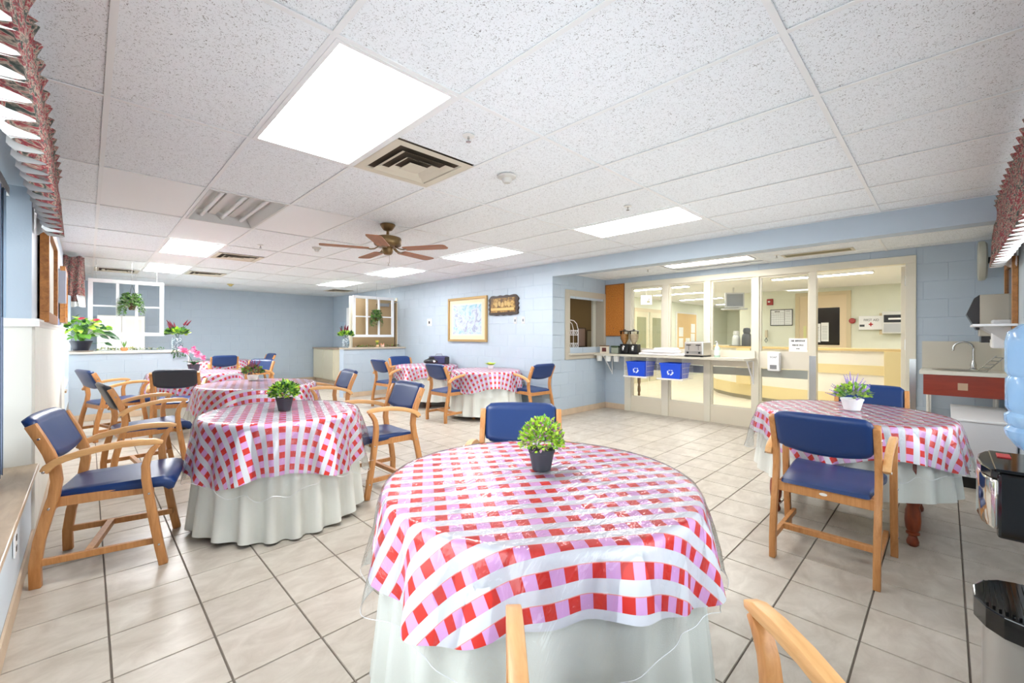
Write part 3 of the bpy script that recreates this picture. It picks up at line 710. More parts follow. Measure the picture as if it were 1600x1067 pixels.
def table(key, x, y, R, lab, ca, cb, crot, z0=.02, lr=None, trz=.3, hi=True, wplast=.085, legs=True, seed=1, pl=None, nfold=11, camp=.020):
    nth = 220 if hi else 110
    t = thing('round_table', 'round table with turned legs %s' % lab, 'table', (x, y, 0), trz)
    MB().lathe([(0, TZ-.035), (R-.03, TZ-.035), (R-.015, TZ-.025), (R-.015, TZ-.012), (R-.02, TZ-.008), (0, TZ-.008)], 40).build('tabletop', DARKW, t, smooth=True)
    for k in range(4):
        a = PI/4+k*PI/2; o = MB().lathe(leg_prof(0), 14).build('leg', DARKW, t, smooth=True); o.location = (math.cos(a)*(lr or R-.14), math.sin(a)*(lr or R-.14), 0)
        bx_ = B(-.034, -.034, .62, .034, .034, TZ-.035).build('leg_block', DARKW, o)
    vs, fs = skirt(R, z0, 21, seed, nth)
    vs = clampx(vs, x, XW-.022)
    o = MB().add(vs, fs).build('table_skirt', SKIRT, smooth=True); o.location = (x, y, 0); tag(o, 'ivory gathered cloth hanging to the floor %s' % lab if z0 < .1 else 'ivory gathered cloth ending above the floor %s' % lab, 'tablecloth', 'ivory table skirts')
    vs, fs, uv = drape(R, squircle(ca, cb, crot), TZ, camp, nfold, 1.0, nth, seed=seed, rot=crot, flare=.09)
    vs = clampx(vs, x, XW-.016)
    o = sheet('checked_tablecloth', vs, fs, uv, CHECK, (x, y, 0)); tag(o, 'red, lilac and white checked tablecloth %s' % lab, 'tablecloth', 'checked tablecloths')
    pa, pb = pl or (ca+wplast, cb+wplast)
    vs, fs, uv = drape(R+.004, squircle(pa, pb, crot+.5, 2.6), TZ+.005, .026, nfold-3, 2.3, nth, seed=seed+40, rot=crot, flare=.13, jag=.010 if hi else .005)
    vs = clampx(vs, x, XW-.010)
    o = sheet('plastic_cover', vs, fs, uv, PLASTIC, (x, y, 0)); hp = vs[-nth:]; MB().tube(hp+[hp[0]], .0011, 4, cap=False).build('hem', HEM, o); tag(o, 'clear plastic table cover over the checks %s' % lab, 'table cover', 'clear plastic covers')
A33 = math.radians(-33.4)
table('T1', 1.272, 1.133, .570, 'of the large front table', .775, .76, A33, .02, seed=3, wplast=.11, nfold=9, camp=.03)
table('T2', 1.026, 3.45, .50, 'of the front left table', .83, .80, math.radians(73), .02, seed=5, nfold=10)
table('T3', 1.407, 5.60, .58, 'of the second left table', .84, .82, math.radians(166), .02, seed=6, hi=False)
table('T4', 1.168, 7.95, .56, 'of the third left table', .80, .80, math.radians(40), .02, seed=7, hi=False)
table('T5', 2.08, 11.5, .56, 'of the farthest left table', .80, .80, math.radians(20), .02, seed=8, hi=False)
table('T6', 4.66, 5.32, .54, 'of the wall table below the two pictures', .80, .78, math.radians(62), .06, seed=9, hi=False)
table('T7', 4.62, 6.98, .56, 'of the wall table carrying the black bags', .76, .76, math.radians(60), .12, seed=10, hi=False)
table('TR', 4.038, .52, .56, 'of the right-hand table before the doorway', .78, .76, math.radians(30), .27, seed=11, nfold=12, lr=.53, trz=.0)
# ================================================= PLANTS
GREENS = [M('leaf_lime', (182, 220, 70), .5), M('leaf_green', (116, 172, 66), .5), M('leaf_dark', (44, 92, 46), .45), M('leaf_sage', (140, 160, 118), .6)]
POTD = M('pot_charcoal', (50, 52, 60), .5)
def bush(t, c, R, n, mats, size, seed, squash=1.0, up=.3, nm='foliage'):
    r_ = random.Random(seed); ms = [MB() for _ in mats]
    for i in range(n):
        z = r_.uniform(-.35, 1); a = r_.uniform(0, 2*PI); q = math.sqrt(max(0, 1-z*z)); rr = R*r_.uniform(.55, 1.05)
        d = Vector((q*math.cos(a), q*math.sin(a), z*squash)); p = Vector(c)+d*rr
        dd = (d+Vector((r_.uniform(-.8, .8), r_.uniform(-.8, .8), r_.uniform(-.4, .8)+up))).normalized()
        ms[r_.randrange(len(mats))].leaf(p, dd, size*r_.uniform(.7, 1.3), size*r_.uniform(.28, .42), (r_.uniform(-1, 1), r_.uniform(-1, 1), 1))
    for m, mt in zip(ms, mats):
        o = m.build(nm, mt, t, fix=False); o['kind'] = 'stuff'
def pot(t, r0, r1, h, mat, nm='pot', z=0, n=24):
    return MB().lathe([(0, z), (r0, z), (r0*1.02, z+.004), (r1, z+h*.84), (r1*1.05, z+h*.85), (r1*1.07, z+h), (r1*.96, z+h), (r1*.9, z+h*.88), (0, z+h*.86)], n).build(nm, mat, t, smooth=True)
def stems(t, pts, mat, r=.002, nm='stem'):
    for p in pts: MB().tube(p, r, 5).build(nm, mat, t)
PZ = TZ+.0065
t = thing('potted_plant', 'round lime and purple potted plant in charcoal pot on the front table', 'plant', (1.335, 1.175, PZ))
pot(t, .038, .052, .084, POTD); bush(t, (0, 0, .122), .083, 1500, [GREENS[0], GREENS[1], GREENS[0], M('petal_mauve', (176, 130, 160), .6), GREENS[0]], .017, 5, up=0)
t = thing('potted_plant', 'round bright green potted plant in charcoal pot on the front left table', 'plant', (1.03, 3.42, PZ))
pot(t, .040, .055, .09, POTD); bush(t, (0, 0, .130), .092, 800, [GREENS[0], GREENS[1], GREENS[2]], .024, 6, .85, up=0)
t = thing('potted_plant', 'purple heather-like plant in small pale pot on the second left table', 'plant', (1.45, 6.02, PZ))
pot(t, .05, .06, .06, OFFW); bush(t, (0, 0, .10), .11, 260, [GREENS[1], GREENS[2], M('bronze', (150, 110, 60), .6)], .035, 7, .6)
sp = MB(); r_ = random.Random(3)
for k in range(26):
    a = r_.uniform(0, 6.28); b = r_.uniform(0, .09); sp.tube([(b*.4*math.cos(a), b*.4*math.sin(a), .12), (b*math.cos(a), b*math.sin(a), .2+r_.uniform(0, .05))], .004, 4)
sp.build('flower_spikes', M('heather', (150, 84, 120), .7), t)
t = thing('potted_plant', 'lavender plant in a white pot on the right-hand table', 'plant', (4.10, .50, PZ))
pot(t, .05, .068, .085, WHITE); bush(t, (0, 0, .12), .10, 300, [GREENS[1], GREENS[0], GREENS[3]], .030, 8, .7)
LAV = M('lavender', (166, 146, 206), .7); r_ = random.Random(4)
for k in range(22):
    a = r_.uniform(0, 6.28); b = r_.uniform(.03, .19); z = .14+.13*(1-b/.2)+r_.uniform(-.02, .03); q = MB()
    d = Vector((b*math.cos(a), b*math.sin(a), z-.1)).normalized(); p0 = Vector((b*.6*math.cos(a), b*.6*math.sin(a), z-.05))
    for j in range(6): q.ball(p0+d*(.012*j+.01), (.008-.0008*j,)*3, 6, 3)
    q.build('flower_spike', LAV, t)
t = thing('potted_plant', 'small succulent rosette in clear pot on the wall table under the pictures', 'plant', (4.85, 5.42, PZ))
pot(t, .04, .05, .06, M('pot_frost', (214, 214, 214), .3)); lf = MB()
for k in range(26):
    a = k*2.4; e = .25+.05*(k % 6); lf.leaf((0, 0, .06), (math.cos(a), math.sin(a), e), .12-.002*k, .03, droop=0)
lf.build('leaves', GREENS[0], t, fix=False)
# pink orchid on third left table
PINK = M('petal_pink', (240, 120, 170), .5); PINKL = M('petal_pale_pink', (250, 190, 214), .5)
def orchid(x, y, z, label, s=1.0, seed=1, lean=-1):
    t = thing('potted_orchid', label, 'plant', (x, y, z)); pot(t, .05*s, .065*s, .09*s, POTD)
    lf = MB()
    for k in range(7): a = k*.9; lf.leaf((0, 0, .085*s), (math.cos(a), math.sin(a), .7), .16*s, .025*s, droop=.3)
    lf.build('leaves', GREENS[2], t, fix=False)
    pts = [(0, 0, .08*s), (-.02*s, .01, .22*s), (-.06*s, .02, .34*s), (-.13*s, .03, .41*s), (-.21*s, .04, .42*s)]; pts = [(0, 0, .08*s), (-.03*s, .03*s, .17*s), (-.075*s, .07*s, .25*s), (-.02*s, .02*s, .285*s), (.05*s, -.05*s, .25*s)]
    MB().tube(pts, .003*s, 5).build('stem', GREENS[2], t)
    r_ = random.Random(seed)
    for k in range(12):
        f = k/11; i = min(3, int(f*3)); a_, b_ = Vector(pts[i+1]), Vector(pts[min(i+2, 4)])
        c = Vector((-.10*s, .095*s, .27*s)).lerp(Vector((.09*s, -.085*s, .20*s)), f)+Vector((r_.uniform(-.03, .03), r_.uniform(-.03, .03), r_.uniform(-.03, .035)))*s+Vector((0, 0, .02*math.sin(f*3)*s)); q = MB()
        for j in range(5): an = j*1.257; q.leaf(c, (math.cos(an)*.7-.2, -.6, math.sin(an)*.8), .045*s, .018*s)
        q.build('flower', PINK if k % 2 else PINKL, t, fix=False)
orchid(1.15, 8.05, PZ, 'pink orchid in a dark pot behind the dark-backed chair', 1.2)
# ================================================= LOW BLOCK WALLS WITH HANGING FRAMES
LEDGE = M('ledge_stone', (196, 186, 168), .35); LEDGEL = M('ledge_pale', (222, 216, 204), .35)
def pony(name, x0, x1, y, zt, mat, n):
    o = st(B(x0, y, 0, x1, y+.2, zt-.035).build(name, BLUE_W)); blocks(o, (x0, y), (1, 0), 0, x1-x0, .1, zt-.035)
    btiles(o, (x0, y), (1, 0), 0, x1-x0)
    B(x0-.0, y-.035, zt-.035, x1+.02, y+.235, zt).build('ledge_cap', mat, o, bevel=.006)
    return o
PYL, PYR = 9.1, 8.85
pl_ = pony('wall_low_left', -.20, 1.22, PYL, 1.05, LEDGEL, 0)
pr_ = pony('wall_low_right', 3.80, XW-.001, PYR, 1.045, LEDGE, 0)
B(1.22, PYL+.0, 0, 1.235, PYL+.2, 1.01).build('end_trim', OFFW, pl_)
PAINTW = M('frame_white', (232, 234, 236), .45)
def hframe(x0, x1, y, z0, z1, label, cols, rows, mat):
    t = thing('hanging_window_frame', label, 'frame', ((x0+x1)/2, y, z0)); w = (x1-x0)/2; h = z1-z0; e = .055; d = .02
    B(-w, -d, h-e, w, d, h).build('top_rail', mat, t, bevel=.003); B(-w, -d, 0, w, d, e).build('bottom_rail', mat, t, bevel=.003)
    for s in (-1, 1): B(min(s*w, s*(w-e)), -d, e, max(s*w, s*(w-e)), d, h-e).build('stile', mat, t, bevel=.003)
    for c in cols: B(-w+c*2*w-.019, -d*.7, e, -w+c*2*w+.019, d*.7, h-e).build('muntin', mat, t)
    B(-w+e, -d*.6, h*rows-.013, w-e, d*.6, h*rows+.013).build('muntin', mat, t)
    for s in (-1, 1): MB().tube([(s*w*.8, 0, h), (s*w*.8, 0, ZC-z0)], .0025, 5).build('hanging_chain', STEEL, t)
hframe(.0, .905, PYL+.1, 1.285, 2.17, 'white six-light window frame hanging over the left low wall', (.37, .62), .53, PAINTW)
hframe(4.045, 5.01, PYR+.1, 1.27, 2.17, 'white six-light window frame hanging over the right low wall', (.33, .62), .50, PAINTW)
def trailing(x, y, z, label, R, seed, ph=.12, drop=.35):
    t = thing('hanging_plant', label, 'plant', (x, y, z))
    bush(t, (0, 0, ph*.9), R*1.0, 170, (GREENS[1], GREENS[2], GREENS[3]), .05, seed+1, .9)
    MB().lathe([(0, 0), (.035, 0), (.06, ph), (.063, ph), (.055, ph*.9), (0, ph*.8)], 16).build('basket', M('basket_brown', (92, 66, 44), .8), t, smooth=True)
    for k in range(3):
        a = k*2.09; MB().tube([(.1*math.cos(a), .1*math.sin(a), ph), (0, 0, ph+.30)], .002, 4).build('cord', M('cord_dark', (60, 60, 56), .7), t)
    MB().tube([(0, 0, ph+.30), (0, 0, ZC-z)], .002, 4).build('hook', STEEL, t)
    r_ = random.Random(seed); ms = [MB(), MB(), MB()]
    for s in range(46):
        a = r_.uniform(0, 6.28); L = r_.uniform(.5, 1.0)*drop*(1 if abs(math.cos(a)) > .4 else .6); n = 9
        for j in range(n):
            f = j/n; rr = .03+R*min(1, f*1.7)*r_.uniform(.8, 1.1); zz = ph+.06+.10*math.sin(min(1, f*1.6)*3.1)-max(0, f-.3)*L*1.3
            p = Vector((rr*math.cos(a), rr*math.sin(a), zz)); 
            for q in range(3): ms[r_.randrange(3)].leaf(p, (math.cos(a)+r_.uniform(-1, 1), math.sin(a)+r_.uniform(-1, 1), r_.uniform(-1, .6)), r_.uniform(.025, .05), .010)
    for m, mt in zip(ms, (GREENS[1], GREENS[2], GREENS[3])): o = m.build('foliage', mt, t, fix=False); o['kind'] = 'stuff'
trailing(.50, PYL+.02, 1.70, 'large trailing basket plant hanging in the left window frame', .115, 11, .10, .34)
trailing(4.55, PYR+.02, 1.62, 'trailing green basket plant hanging in the right window frame', .085, 12, .09, .34)
def garland(x0, x1, y, z, label, seed, mats):
    t = thing('leaf_garland', label, 'garland', (x0, y, z)); r_ = random.Random(seed); L = x1-x0; m = [MB() for _ in mats]; pts = []
    for k in range(24): f = k/23; pts.append((L*f, .03*math.sin(f*13), .008+.008*(k % 2)))
    MB().tube(pts, .003, 5).build('vine', GREENS[2], t)
    for k in range(int(L*190)):
        f = r_.random(); p = (L*f, .03*math.sin(f*13)+r_.uniform(-.02, .02), .010+r_.uniform(0, .03))
        m[r_.randrange(len(mats))].leaf(p, (r_.uniform(-1, 1), r_.uniform(-1, .6), r_.uniform(0, .7)), .035, .011)
    for q, mt in zip(m, mats): o = q.build('leaves', mt, t, fix=False); o['kind'] = 'stuff'
garland(.08, .90, PYL+.05, 1.051, 'grey-green leaf garland lying along the left low wall', 3, [GREENS[3], GREENS[2], M('leaf_yellowish', (190, 190, 110), .6)])
garland(4.10, 5.16, PYR+.05, 1.046, 'green leaf garland lying along the right low wall', 4, [GREENS[1], GREENS[2], M('berry', (170, 90, 60), .6)])
# big anthurium
t = thing('potted_anthurium', 'large leafy plant with red blooms in a black bowl pot on the left low wall', 'plant', (-.07, PYL+.08, 1.051))
MB().lathe([(0, 0), (.13, 0), (.14, .008), (.14, .014), (0, .012)], 24).build('saucer', M('saucer_grey', (150, 140, 132), .5), t, smooth=True)
t.scale = (1, 1, 1.12); pot(t, .085, .12, .13, M('pot_black', (34, 38, 50), .4), z=.014)
r_ = random.Random(21)
for k in range(84):
    a = r_.uniform(0, 6.28); e = r_.uniform(.45, 1.5); L = r_.uniform(.12, .42)
    d = Vector((math.cos(a)*math.cos(e), math.sin(a)*math.cos(e)*.7, math.sin(e))); p0 = Vector((0, 0, .13)); p1 = p0+d*L*.85
    if p1.x < -.13: p1.x = -.13-(p1.x+.13)*.1
    MB().tube([p0, (p0+p1)/2+Vector((0, 0, .02)), p1], .002, 4).build('stem', GREENS[1], t)
    ld = Vector((d.x+.3, d.y-.5, -.1+r_.uniform(-.3, .5)))
    sz = r_.uniform(.05, .085)
    MB().leaf(p1, ld, sz*1.5, sz*.55, (r_.uniform(-.5, .5), -.6, 1), .15, .25).build('leaf', GREENS[r_.choice((1, 1, 2, 0))], t, fix=False)
for (dx, dz, s) in ((.24, .27, .11), (.27, .25, .10), (.30, .22, .10), (.25, .12, .07), (.20, .22, .08)):
    MB().tube([(0, 0, .13), (dx*.5, -.02, dz*.9), (dx, -.05, dz)], .002, 4).build('stem', GREENS[1], t)
    MB().leaf((dx, -.05, dz), (1, -.3, -.35), s*1.5, s*.5, (0, -.6, 1), .1, .15).build('leaf', GREENS[2], t, fix=False)
for (dx, dz) in ((-.04, .44), (.12, .425)):
    MB().tube([(0, 0, .13), (dx*.6, 0, .3), (dx, -.03, dz)], .002, 4).build('stem', GREENS[1], t)
    MB().leaf((dx, -.03, dz), (1, -.2, .15), .09, .04, (0, -.5, 1), .1).build('bloom', M('anthurium_red', (220, 50, 80), .3), t, fix=False)
# bulb pots on ledges
def bulb(x, y, z, label, seed, colf, pm, hs=1):
    t = thing('bulb_pot', label, 'plant', (x, y, z)); MB().lathe([(0, 0), (.03, 0), (.045, .02), (.045, .04), (.036, .055), (.0, .05)], 16).build('pot', pm, t, smooth=True)
    l = MB(); r_ = random.Random(seed)
    for k in range(14): a = k*.449*2; l.leaf((0, 0, .045), (.35*math.cos(a), .35*math.sin(a), 1), .13*hs, .009)
    l.build('leaves', GREENS[1], t, fix=False)
    f = MB()
    for k in range(6): a = k*1.05; f.ball((.03*math.cos(a), .03*math.sin(a), .15*hs+.02*(k % 2)), .016, 7, 4)
    f.build('flowers', colf, t, smooth=True)
TERRA = M('terracotta', (214, 146, 92), .7)
bulb(.41, PYL+.02, 1.051, 'small terracotta pot with white hyacinth on the left low wall', 2, WHITE, TERRA)
bulb(4.57, PYR+.03, 1.046, 'small pot with yellow bulbs below the right window frame', 3, M('yellow_flower', (206, 190, 80), .6), M('ceramic_buff', (226, 190, 150), .5), .8)
bulb(4.68, PYR-.0, 1.046, 'tiny pale figurine pot right of the yellow bulbs', 5, M('salmon', (230, 160, 130), .6), M('ceramic_pink', (236, 200, 180), .5), .35)
def vase(x, y, z, label, seed, vm, s=1.):
    t = thing('flower_vase', label, 'vase', (x, y, z))
    MB().lathe([(0, 0), (.05*s, 0), (.072*s, .03*s), (.078*s, .10*s), (.07*s, .17*s), (.055*s, .20*s), (.06*s, .215*s), (.05*s, .215*s), (.045*s, .19*s), (0, .05*s)], 20).build('vase', vm, t, smooth=True)
    bush(t, (0, 0, .27*s), .13*s, 190, [GREENS[1], GREENS[2], GREENS[0]], .07*s, seed, .45)
    r_ = random.Random(seed)
    for k in range(6):
        a = r_.uniform(0, 6.28); b = r_.uniform(.03, .17)*s; p = Vector((b*math.cos(a), b*math.sin(a)*.6, .37*s+r_.uniform(-.03, .05))); q = MB()
        MB().tube([(0, 0, .2*s), p], .002, 4).build('stem', GREENS[2], t)
        d = Vector((p.x*1.5, p.y, .25)).normalized()
        for j in range(7): q.ball(p+d*(j*.014*s), (.018*s*(1-j/9),)*3, 6, 4)
        q.build('flower', M('burgundy_flower', (120, 22, 50), .6), t, smooth=True)
    for k in range(4):
        a = r_.uniform(3.2, 6.2); c = Vector((.07*s*math.cos(a), .07*s*math.sin(a), .30*s)); q = MB()
        for j in range(6): an = j*1.05; q.leaf(c, (math.cos(an), -.6, math.sin(an)), .04*s, .014*s)
        q.build('blossom', WHITE, t, fix=False)
def vase_fn(nt, b, c):
    v = nn(nt, 'ShaderNodeTexVoronoi'); v.inputs['Scale'].default_value = 42; nt.links.new(objc(nt), v.inputs['Vector'])
    nt.links.new(mixc(nt, mth(nt, 'MULTIPLY', v.outputs[0], 1.6, True), lin((210, 222, 230)), lin((110, 128, 138))), b.inputs['Base Color'])
VM1 = M('mosaic_glass', (170, 185, 195), .15, spec=.8, fn=vase_fn); 
vase(1.08, PYL+.08, 1.051, 'mosaic vase with burgundy and white flowers on the left low wall', 5, VM1, 1.05)
vase(3.88, PYR+.08, 1.046, 'grey mosaic vase with dark red flowers on the right low wall', 9, VM1, 1.0)
tr = thing('trailing_sprig', 'green sprig hanging over the edge below the left mosaic vase', 'plant', (1.08, PYL-.04, 1.052)); q = MB(); r_ = random.Random(8)
for k in range(26): q.leaf((r_.uniform(-.09, .09), -.005, r_.uniform(-.10, .02)), (r_.uniform(-1, 1), -.4, -.8), .05, .012)
q.build('leaves', GREENS[2], tr, fix=False)
# door leaf, switch, cabinets behind the right low wall
TAN = M('tan_door', (172, 146, 108), .5)
t = thing('tan_door', 'tan door standing open behind the right hanging window frame', 'door', (XW-.02, 9.22, 0))
B(-1.08, -.022, .01, 0, .022, 2.13).build('leaf', TAN, t, bevel=.002)
B(.0, -.03, 0, .02, .05, 2.2).build('hinge_post', CREAM, t); B(-.06, -.03, .01, -.045, -.022, 2.1).build('gap_shade', M('dark_gap', (60, 48, 36), .7), t)  # thin dark strip paints in the shade of the gap beside the post
B(-1.13, -.03, 0, -1.085, .04, 2.17).build('edge_post', CREAM, t)
b_ = MB(); b_.box(-.46, -.07, 1.98, -.22, -.022, 2.05); b_.build('door_closer', M('closer_grey', (150, 150, 150), .4, metal=.5), t); MB().tube([(-.25, -.05, 2.05), (-.08, -.1, 2.08), (0, -.05, 2.1)], .008, 5).build('closer_arm', STEEL, t)
B(-1.04, -.05, 1.02, -.98, -.022, 1.06).build('handle', STEEL, t)
t = thing('low_cabinet', 'cream low cabinet with stone worktop in the far right corner', 'cabinet', (4.655, 11.45, 0)); t.scale = (.985, 1, 1)
B(0, .0, .1, .57, 1.42, .93).build('body', M('cabinet_cream', (214, 208, 184), .5), t); B(.06, .02, 0, .57, 1.40, .1).build('plinth', BT, t); B(-.03, -.02, .93, .59, 1.44, .965).build('worktop', M('worktop_brown', (168, 148, 128), .4), t, bevel=.004)
for k in range(2): B(-.018, .02+k*.7, .12, 0, .70+k*.7, .91).build('door', M('cabinet_cream', (214, 208, 184), .5), t, bevel=.003)
t = thing('tall_cupboard', 'pale tall cupboard against the far left wall behind the hanging frame', 'cupboard', (.52, YF-.27, 0))
B(-.38, -.22, 0, .38, .25, 1.72).build('body', M('cupboard_cream', (226, 222, 212), .5), t)
for a, b in ((-.37, -.01), (.01, .37)): 
    for z0, z1 in ((.05, .95), (.97, 1.70)): 
        d = B(a, -.24, z0, b, -.22, z1).build('door', M('cupboard_white', (236, 236, 232), .4), t, bevel=.003); B(a+.05, -.244, z0+.06, b-.05, -.24, z1-.06).build('panel', M('cupboard_cream', (226, 222, 212), .5), d)
tag(B(4.96, 10.95, 0, XW-.01, 11.38, 2.05).build('tall_cabinet', WHITE, bevel=.01), 'white tall narrow cabinet left of the tan door', 'cabinet')
t = thing('light_switch', 'grey switch box on the wall behind the right vase', 'switch', (XW-.01, 12.3, 1.5)); B(-.01, -.16, -.16, .01, .16, .2).build('plate', M('plate_blue', (176, 196, 210), .4), t, bevel=.004); B(-.02, -.05, -.06, -.01, .05, .08).build('toggle', M('plate_dark', (90, 100, 110), .4), t)
# ================================================= TABLE ITEMS: bags
t = thing('black_bag', 'rounded black bag on the table beside the low block wall', 'bag', (4.72, 7.01, PZ), -.5)
MB().ball((0, 0, .055), (.14, .09, .055), 14, 8).build('body', M('bag_black', (22, 22, 28), .4), t, smooth=True); MB().tube([(-.08, 0, .09), (0, -.01, .13), (.08, 0, .09)], .008, 6).build('handle', M('bag_black', (22, 22, 28), .4), t); MB().ball((.05, -.075, .06), (.035, .01, .02), 8, 5).build('patch', OFFW, t)
t = thing('navy_case', 'larger navy and black case behind the rounded black bag', 'bag', (4.96, 7.08, PZ), -.5)
B(-.18, -.11, 0, .18, .11, .15).build('body', M('case_navy', (52, 52, 96), .45), t, bevel=.025, seg=3); B(-.19, -.12, .03, -.10, .12, .14).build('side_pocket', M('bag_black', (22, 22, 28), .4), t, bevel=.01); B(.10, -.12, .0, .19, .12, .14).build('side_pocket', M('bag_black', (22, 22, 28), .4), t, bevel=.01)
MB().tube([(-.08, 0, .14), (-.05, 0, .19), (.05, 0, .19), (.08, 0, .14)], .008, 6).build('handle', M('handle_grey', (150, 150, 160), .5), t)
# ================================================= FAN
t = thing('ceiling_fan', 'antique brass ceiling fan with five wooden blades', 'fan', (2.225, 4.10, ZC))
BR = M('antique_brass', (120, 96, 62), .35, metal=.7); BLM = M('blade_wood', (168, 108, 66), .45, fn=wood_fn((140, 86, 50), (4, 30, 30)))
MB().lathe([(0, 0), (.075, 0), (.078, -.01), (.06, -.04), (.045, -.06), (.018, -.07), (0, -.07)], 24).build('canopy', BR, t, smooth=True)
MB().lathe([(.014, -.06), (.014, -.13), ], 12).build('downrod', BR, t, smooth=True)
MB().lathe([(0, -.115), (.03, -.118), (.10, -.128), (.135, -.14), (.14, -.155), (.14, -.205), (.132, -.22), (.10, -.235), (.05, -.24), (0, -.24)], 32).build('motor_housing', BR, t, smooth=True)
MB().lathe([(0, -.24), (.055, -.24), (.058, -.26), (.05, -.30), (.035, -.315), (0, -.318)], 20).build('switch_housing', BR, t, smooth=True)
MB().tube([(.02, 0, -.31), (.02, 0, -.40)], .0015, 4).build('pull_chain', BR, t)
for k in range(5):
    a = math.radians(ANG0+72*k)
    ir = MB(); ir.ribbon([(.09, -.235), (.13, -.262), (.17, -.270), (.22, -.262)], .008, -.018, .018); o = ir.build('blade_iron', BR, t, smooth=True); o.rotation_euler = (0, 0, a)
    bl = MB(); bl.prism([(.19, -.058), (.22, -.064), (.60, -.074), (.64, -.066), (.655, -.04), (.655, .04), (.64, .066), (.60, .074), (.22, .064), (.19, .058)], 'z', -.004, .004)
    o = bl.build('blade', BLM, t, bevel=.0015, seg=1); o.rotation_euler = (math.radians(-4), 0, a); o.location = (0, 0, -.262)
# ================================================= WALL ITEMS, main wall (X = XW, facing -X)
def inkbars(par, x0, z0, w, h, n, y):
    q = MB(); r2 = random.Random(n)
    for k in range(n):
        xa = x0+w*k/n
        if r2.random() < .1: continue
        q.box(xa, y, z0, xa+w/n*.55, y+.0008, z0+h*r2.uniform(.7, 1)); q.box(xa, y, z0+h*r2.choice((0, .4, .75)), xa+w/n*.8, y+.0008, z0+h*r2.choice((.85, .95)))
    o = q.build('printing', M('ink', (70, 72, 78), .6), par); o['kind'] = 'stuff'
def wall_x(nm, label, cat, X, y, z): return thing(nm, label, cat, (X, y, z), -PI/2)   # local x -> -Y... local -Y -> -X
def frame4(t, w, h, e, d, mat, nm='frame_rail'):
    for a in ((-w, -d, -h, w, 0, -h+e), (-w, -d, h-e, w, 0, h), (-w, -d, -h+e, -w+e, 0, h-e), (w-e, -d, -h+e, w, 0, h-e)): B(*a).build(nm, mat, t, bevel=.003)
def paint_fn(nt, b, c):
    v = objc(nt); n1 = noise(nt, v, 5, 5, .65, 1.5); n2 = noise(nt, v, 17, 4, .7, .8)
    col = ramp(nt, n1, [(.30, lin((110, 172, 180))), (.42, lin((166, 194, 212))), (.52, lin((196, 204, 216))), (.62, lin((146, 156, 184))), (.8, lin((196, 186, 190)))])
    col = mixc(nt, mth(nt, 'MULTIPLY', mth(nt, 'SUBTRACT', n2, .58, True), 5, True), col, lin((96, 104, 140)))
    nt.links.new(col, b.inputs['Base Color'])
t = wall_x('framed_painting', 'large framed pale blue watercolour on the long blue wall', 'picture', XW-.005, 6.54, 1.62)
GOLD = M('gilt_frame', (176, 146, 96), .35, metal=.35); frame4(t, .595, .43, .045, .035, GOLD)
B(-.55, -.012, -.385, .55, -.006, .385).build('mat_board', M('mat_cream', (224, 208, 178), .7), t); B(-.465, -.016, -.315, .465, -.012, .315).build('mat_inner', M('mat_inner', (226, 218, 196), .7), t)
B(-.435, -.018, -.285, .435, -.016, .285).build('picture', M('watercolour', (205, 222, 234), .6, fn=paint_fn), t)
def plaque_fn(nt, b, c):
    v = objc(nt); n1 = noise(nt, v, 13, 4, .6, .6)
    nt.links.new(ramp(nt, n1, [(.35, lin((70, 48, 22))), (.5, lin((132, 98, 44))), (.62, lin((190, 156, 84)))]), b.inputs['Base Color'])
t = wall_x('wooden_plaque', 'dark brown relief plaque with wavy edge and golden centre', 'plaque', XW-.005, 5.51, 1.845)
pts = []
for k in range(72):
    th = 2*PI*k/72; c_, s_ = math.cos(th), math.sin(th); r = 1/((abs(c_)**9+abs(s_)**9)**(1/9)); w = 1+.035*math.sin(th*15); pts.append((.375*r*c_*w, .175*r*s_*w))
MB().prism(pts, 'y', -.03, 0).build('backing', M('plaque_dark', (52, 36, 26), .4), t, bevel=.006)
B(-.31, -.036, -.125, .31, -.03, .13).build('relief_panel', M('plaque_gold', (132, 98, 44), .4, fn=plaque_fn), t, bevel=.006)
B(-.30, -.044, -.095, .29, -.034, -.045).build('relief_band', M('plaque_pale', (206, 172, 104), .45), t, bevel=.005)
for k in range(5):
    x = -.16+k*.08; q = MB(); q.lathe([(.0, -.006), (.03, -.006), (.036, 0), (.03, .006), (0, .006)], 12); o = q.build('relief_rosette', M('plaque_figure', (190, 160, 100), .5), t, smooth=True); o.rotation_euler = (PI/2, 0, 0); o.location = (x, -.036, .01+.02*(k % 2)); o.scale = (1, 1.3, 1)
t = wall_x('thermostat', 'white thermostat plate alone on the long wall left of the painting', 'thermostat', XW-.004, 7.83, 1.59); B(-.085, -.012, -.075, .085, 0, .08).build('plate', WHITE, t, bevel=.006); B(-.02, -.022, -.03, .02, -.012, .03).build('dial', BLACK, t, bevel=.004)
for y, lb in ((5.227, 'left one of two small plates under the plaque'), (5.036, 'right one of two small plates under the plaque')):
    t = wall_x('wall_switch', 'grey metal switch plate, '+lb, 'switch', XW-.004, y, 1.57); B(-.038, -.006, -.06, .038, 0, .06).build('plate', M('plate_grey', (196, 196, 194), .4), t, bevel=.003); B(-.01, -.014, -.02, .01, -.006, .02).build('toggle', M('toggle_grey', (110, 116, 130), .4), t)
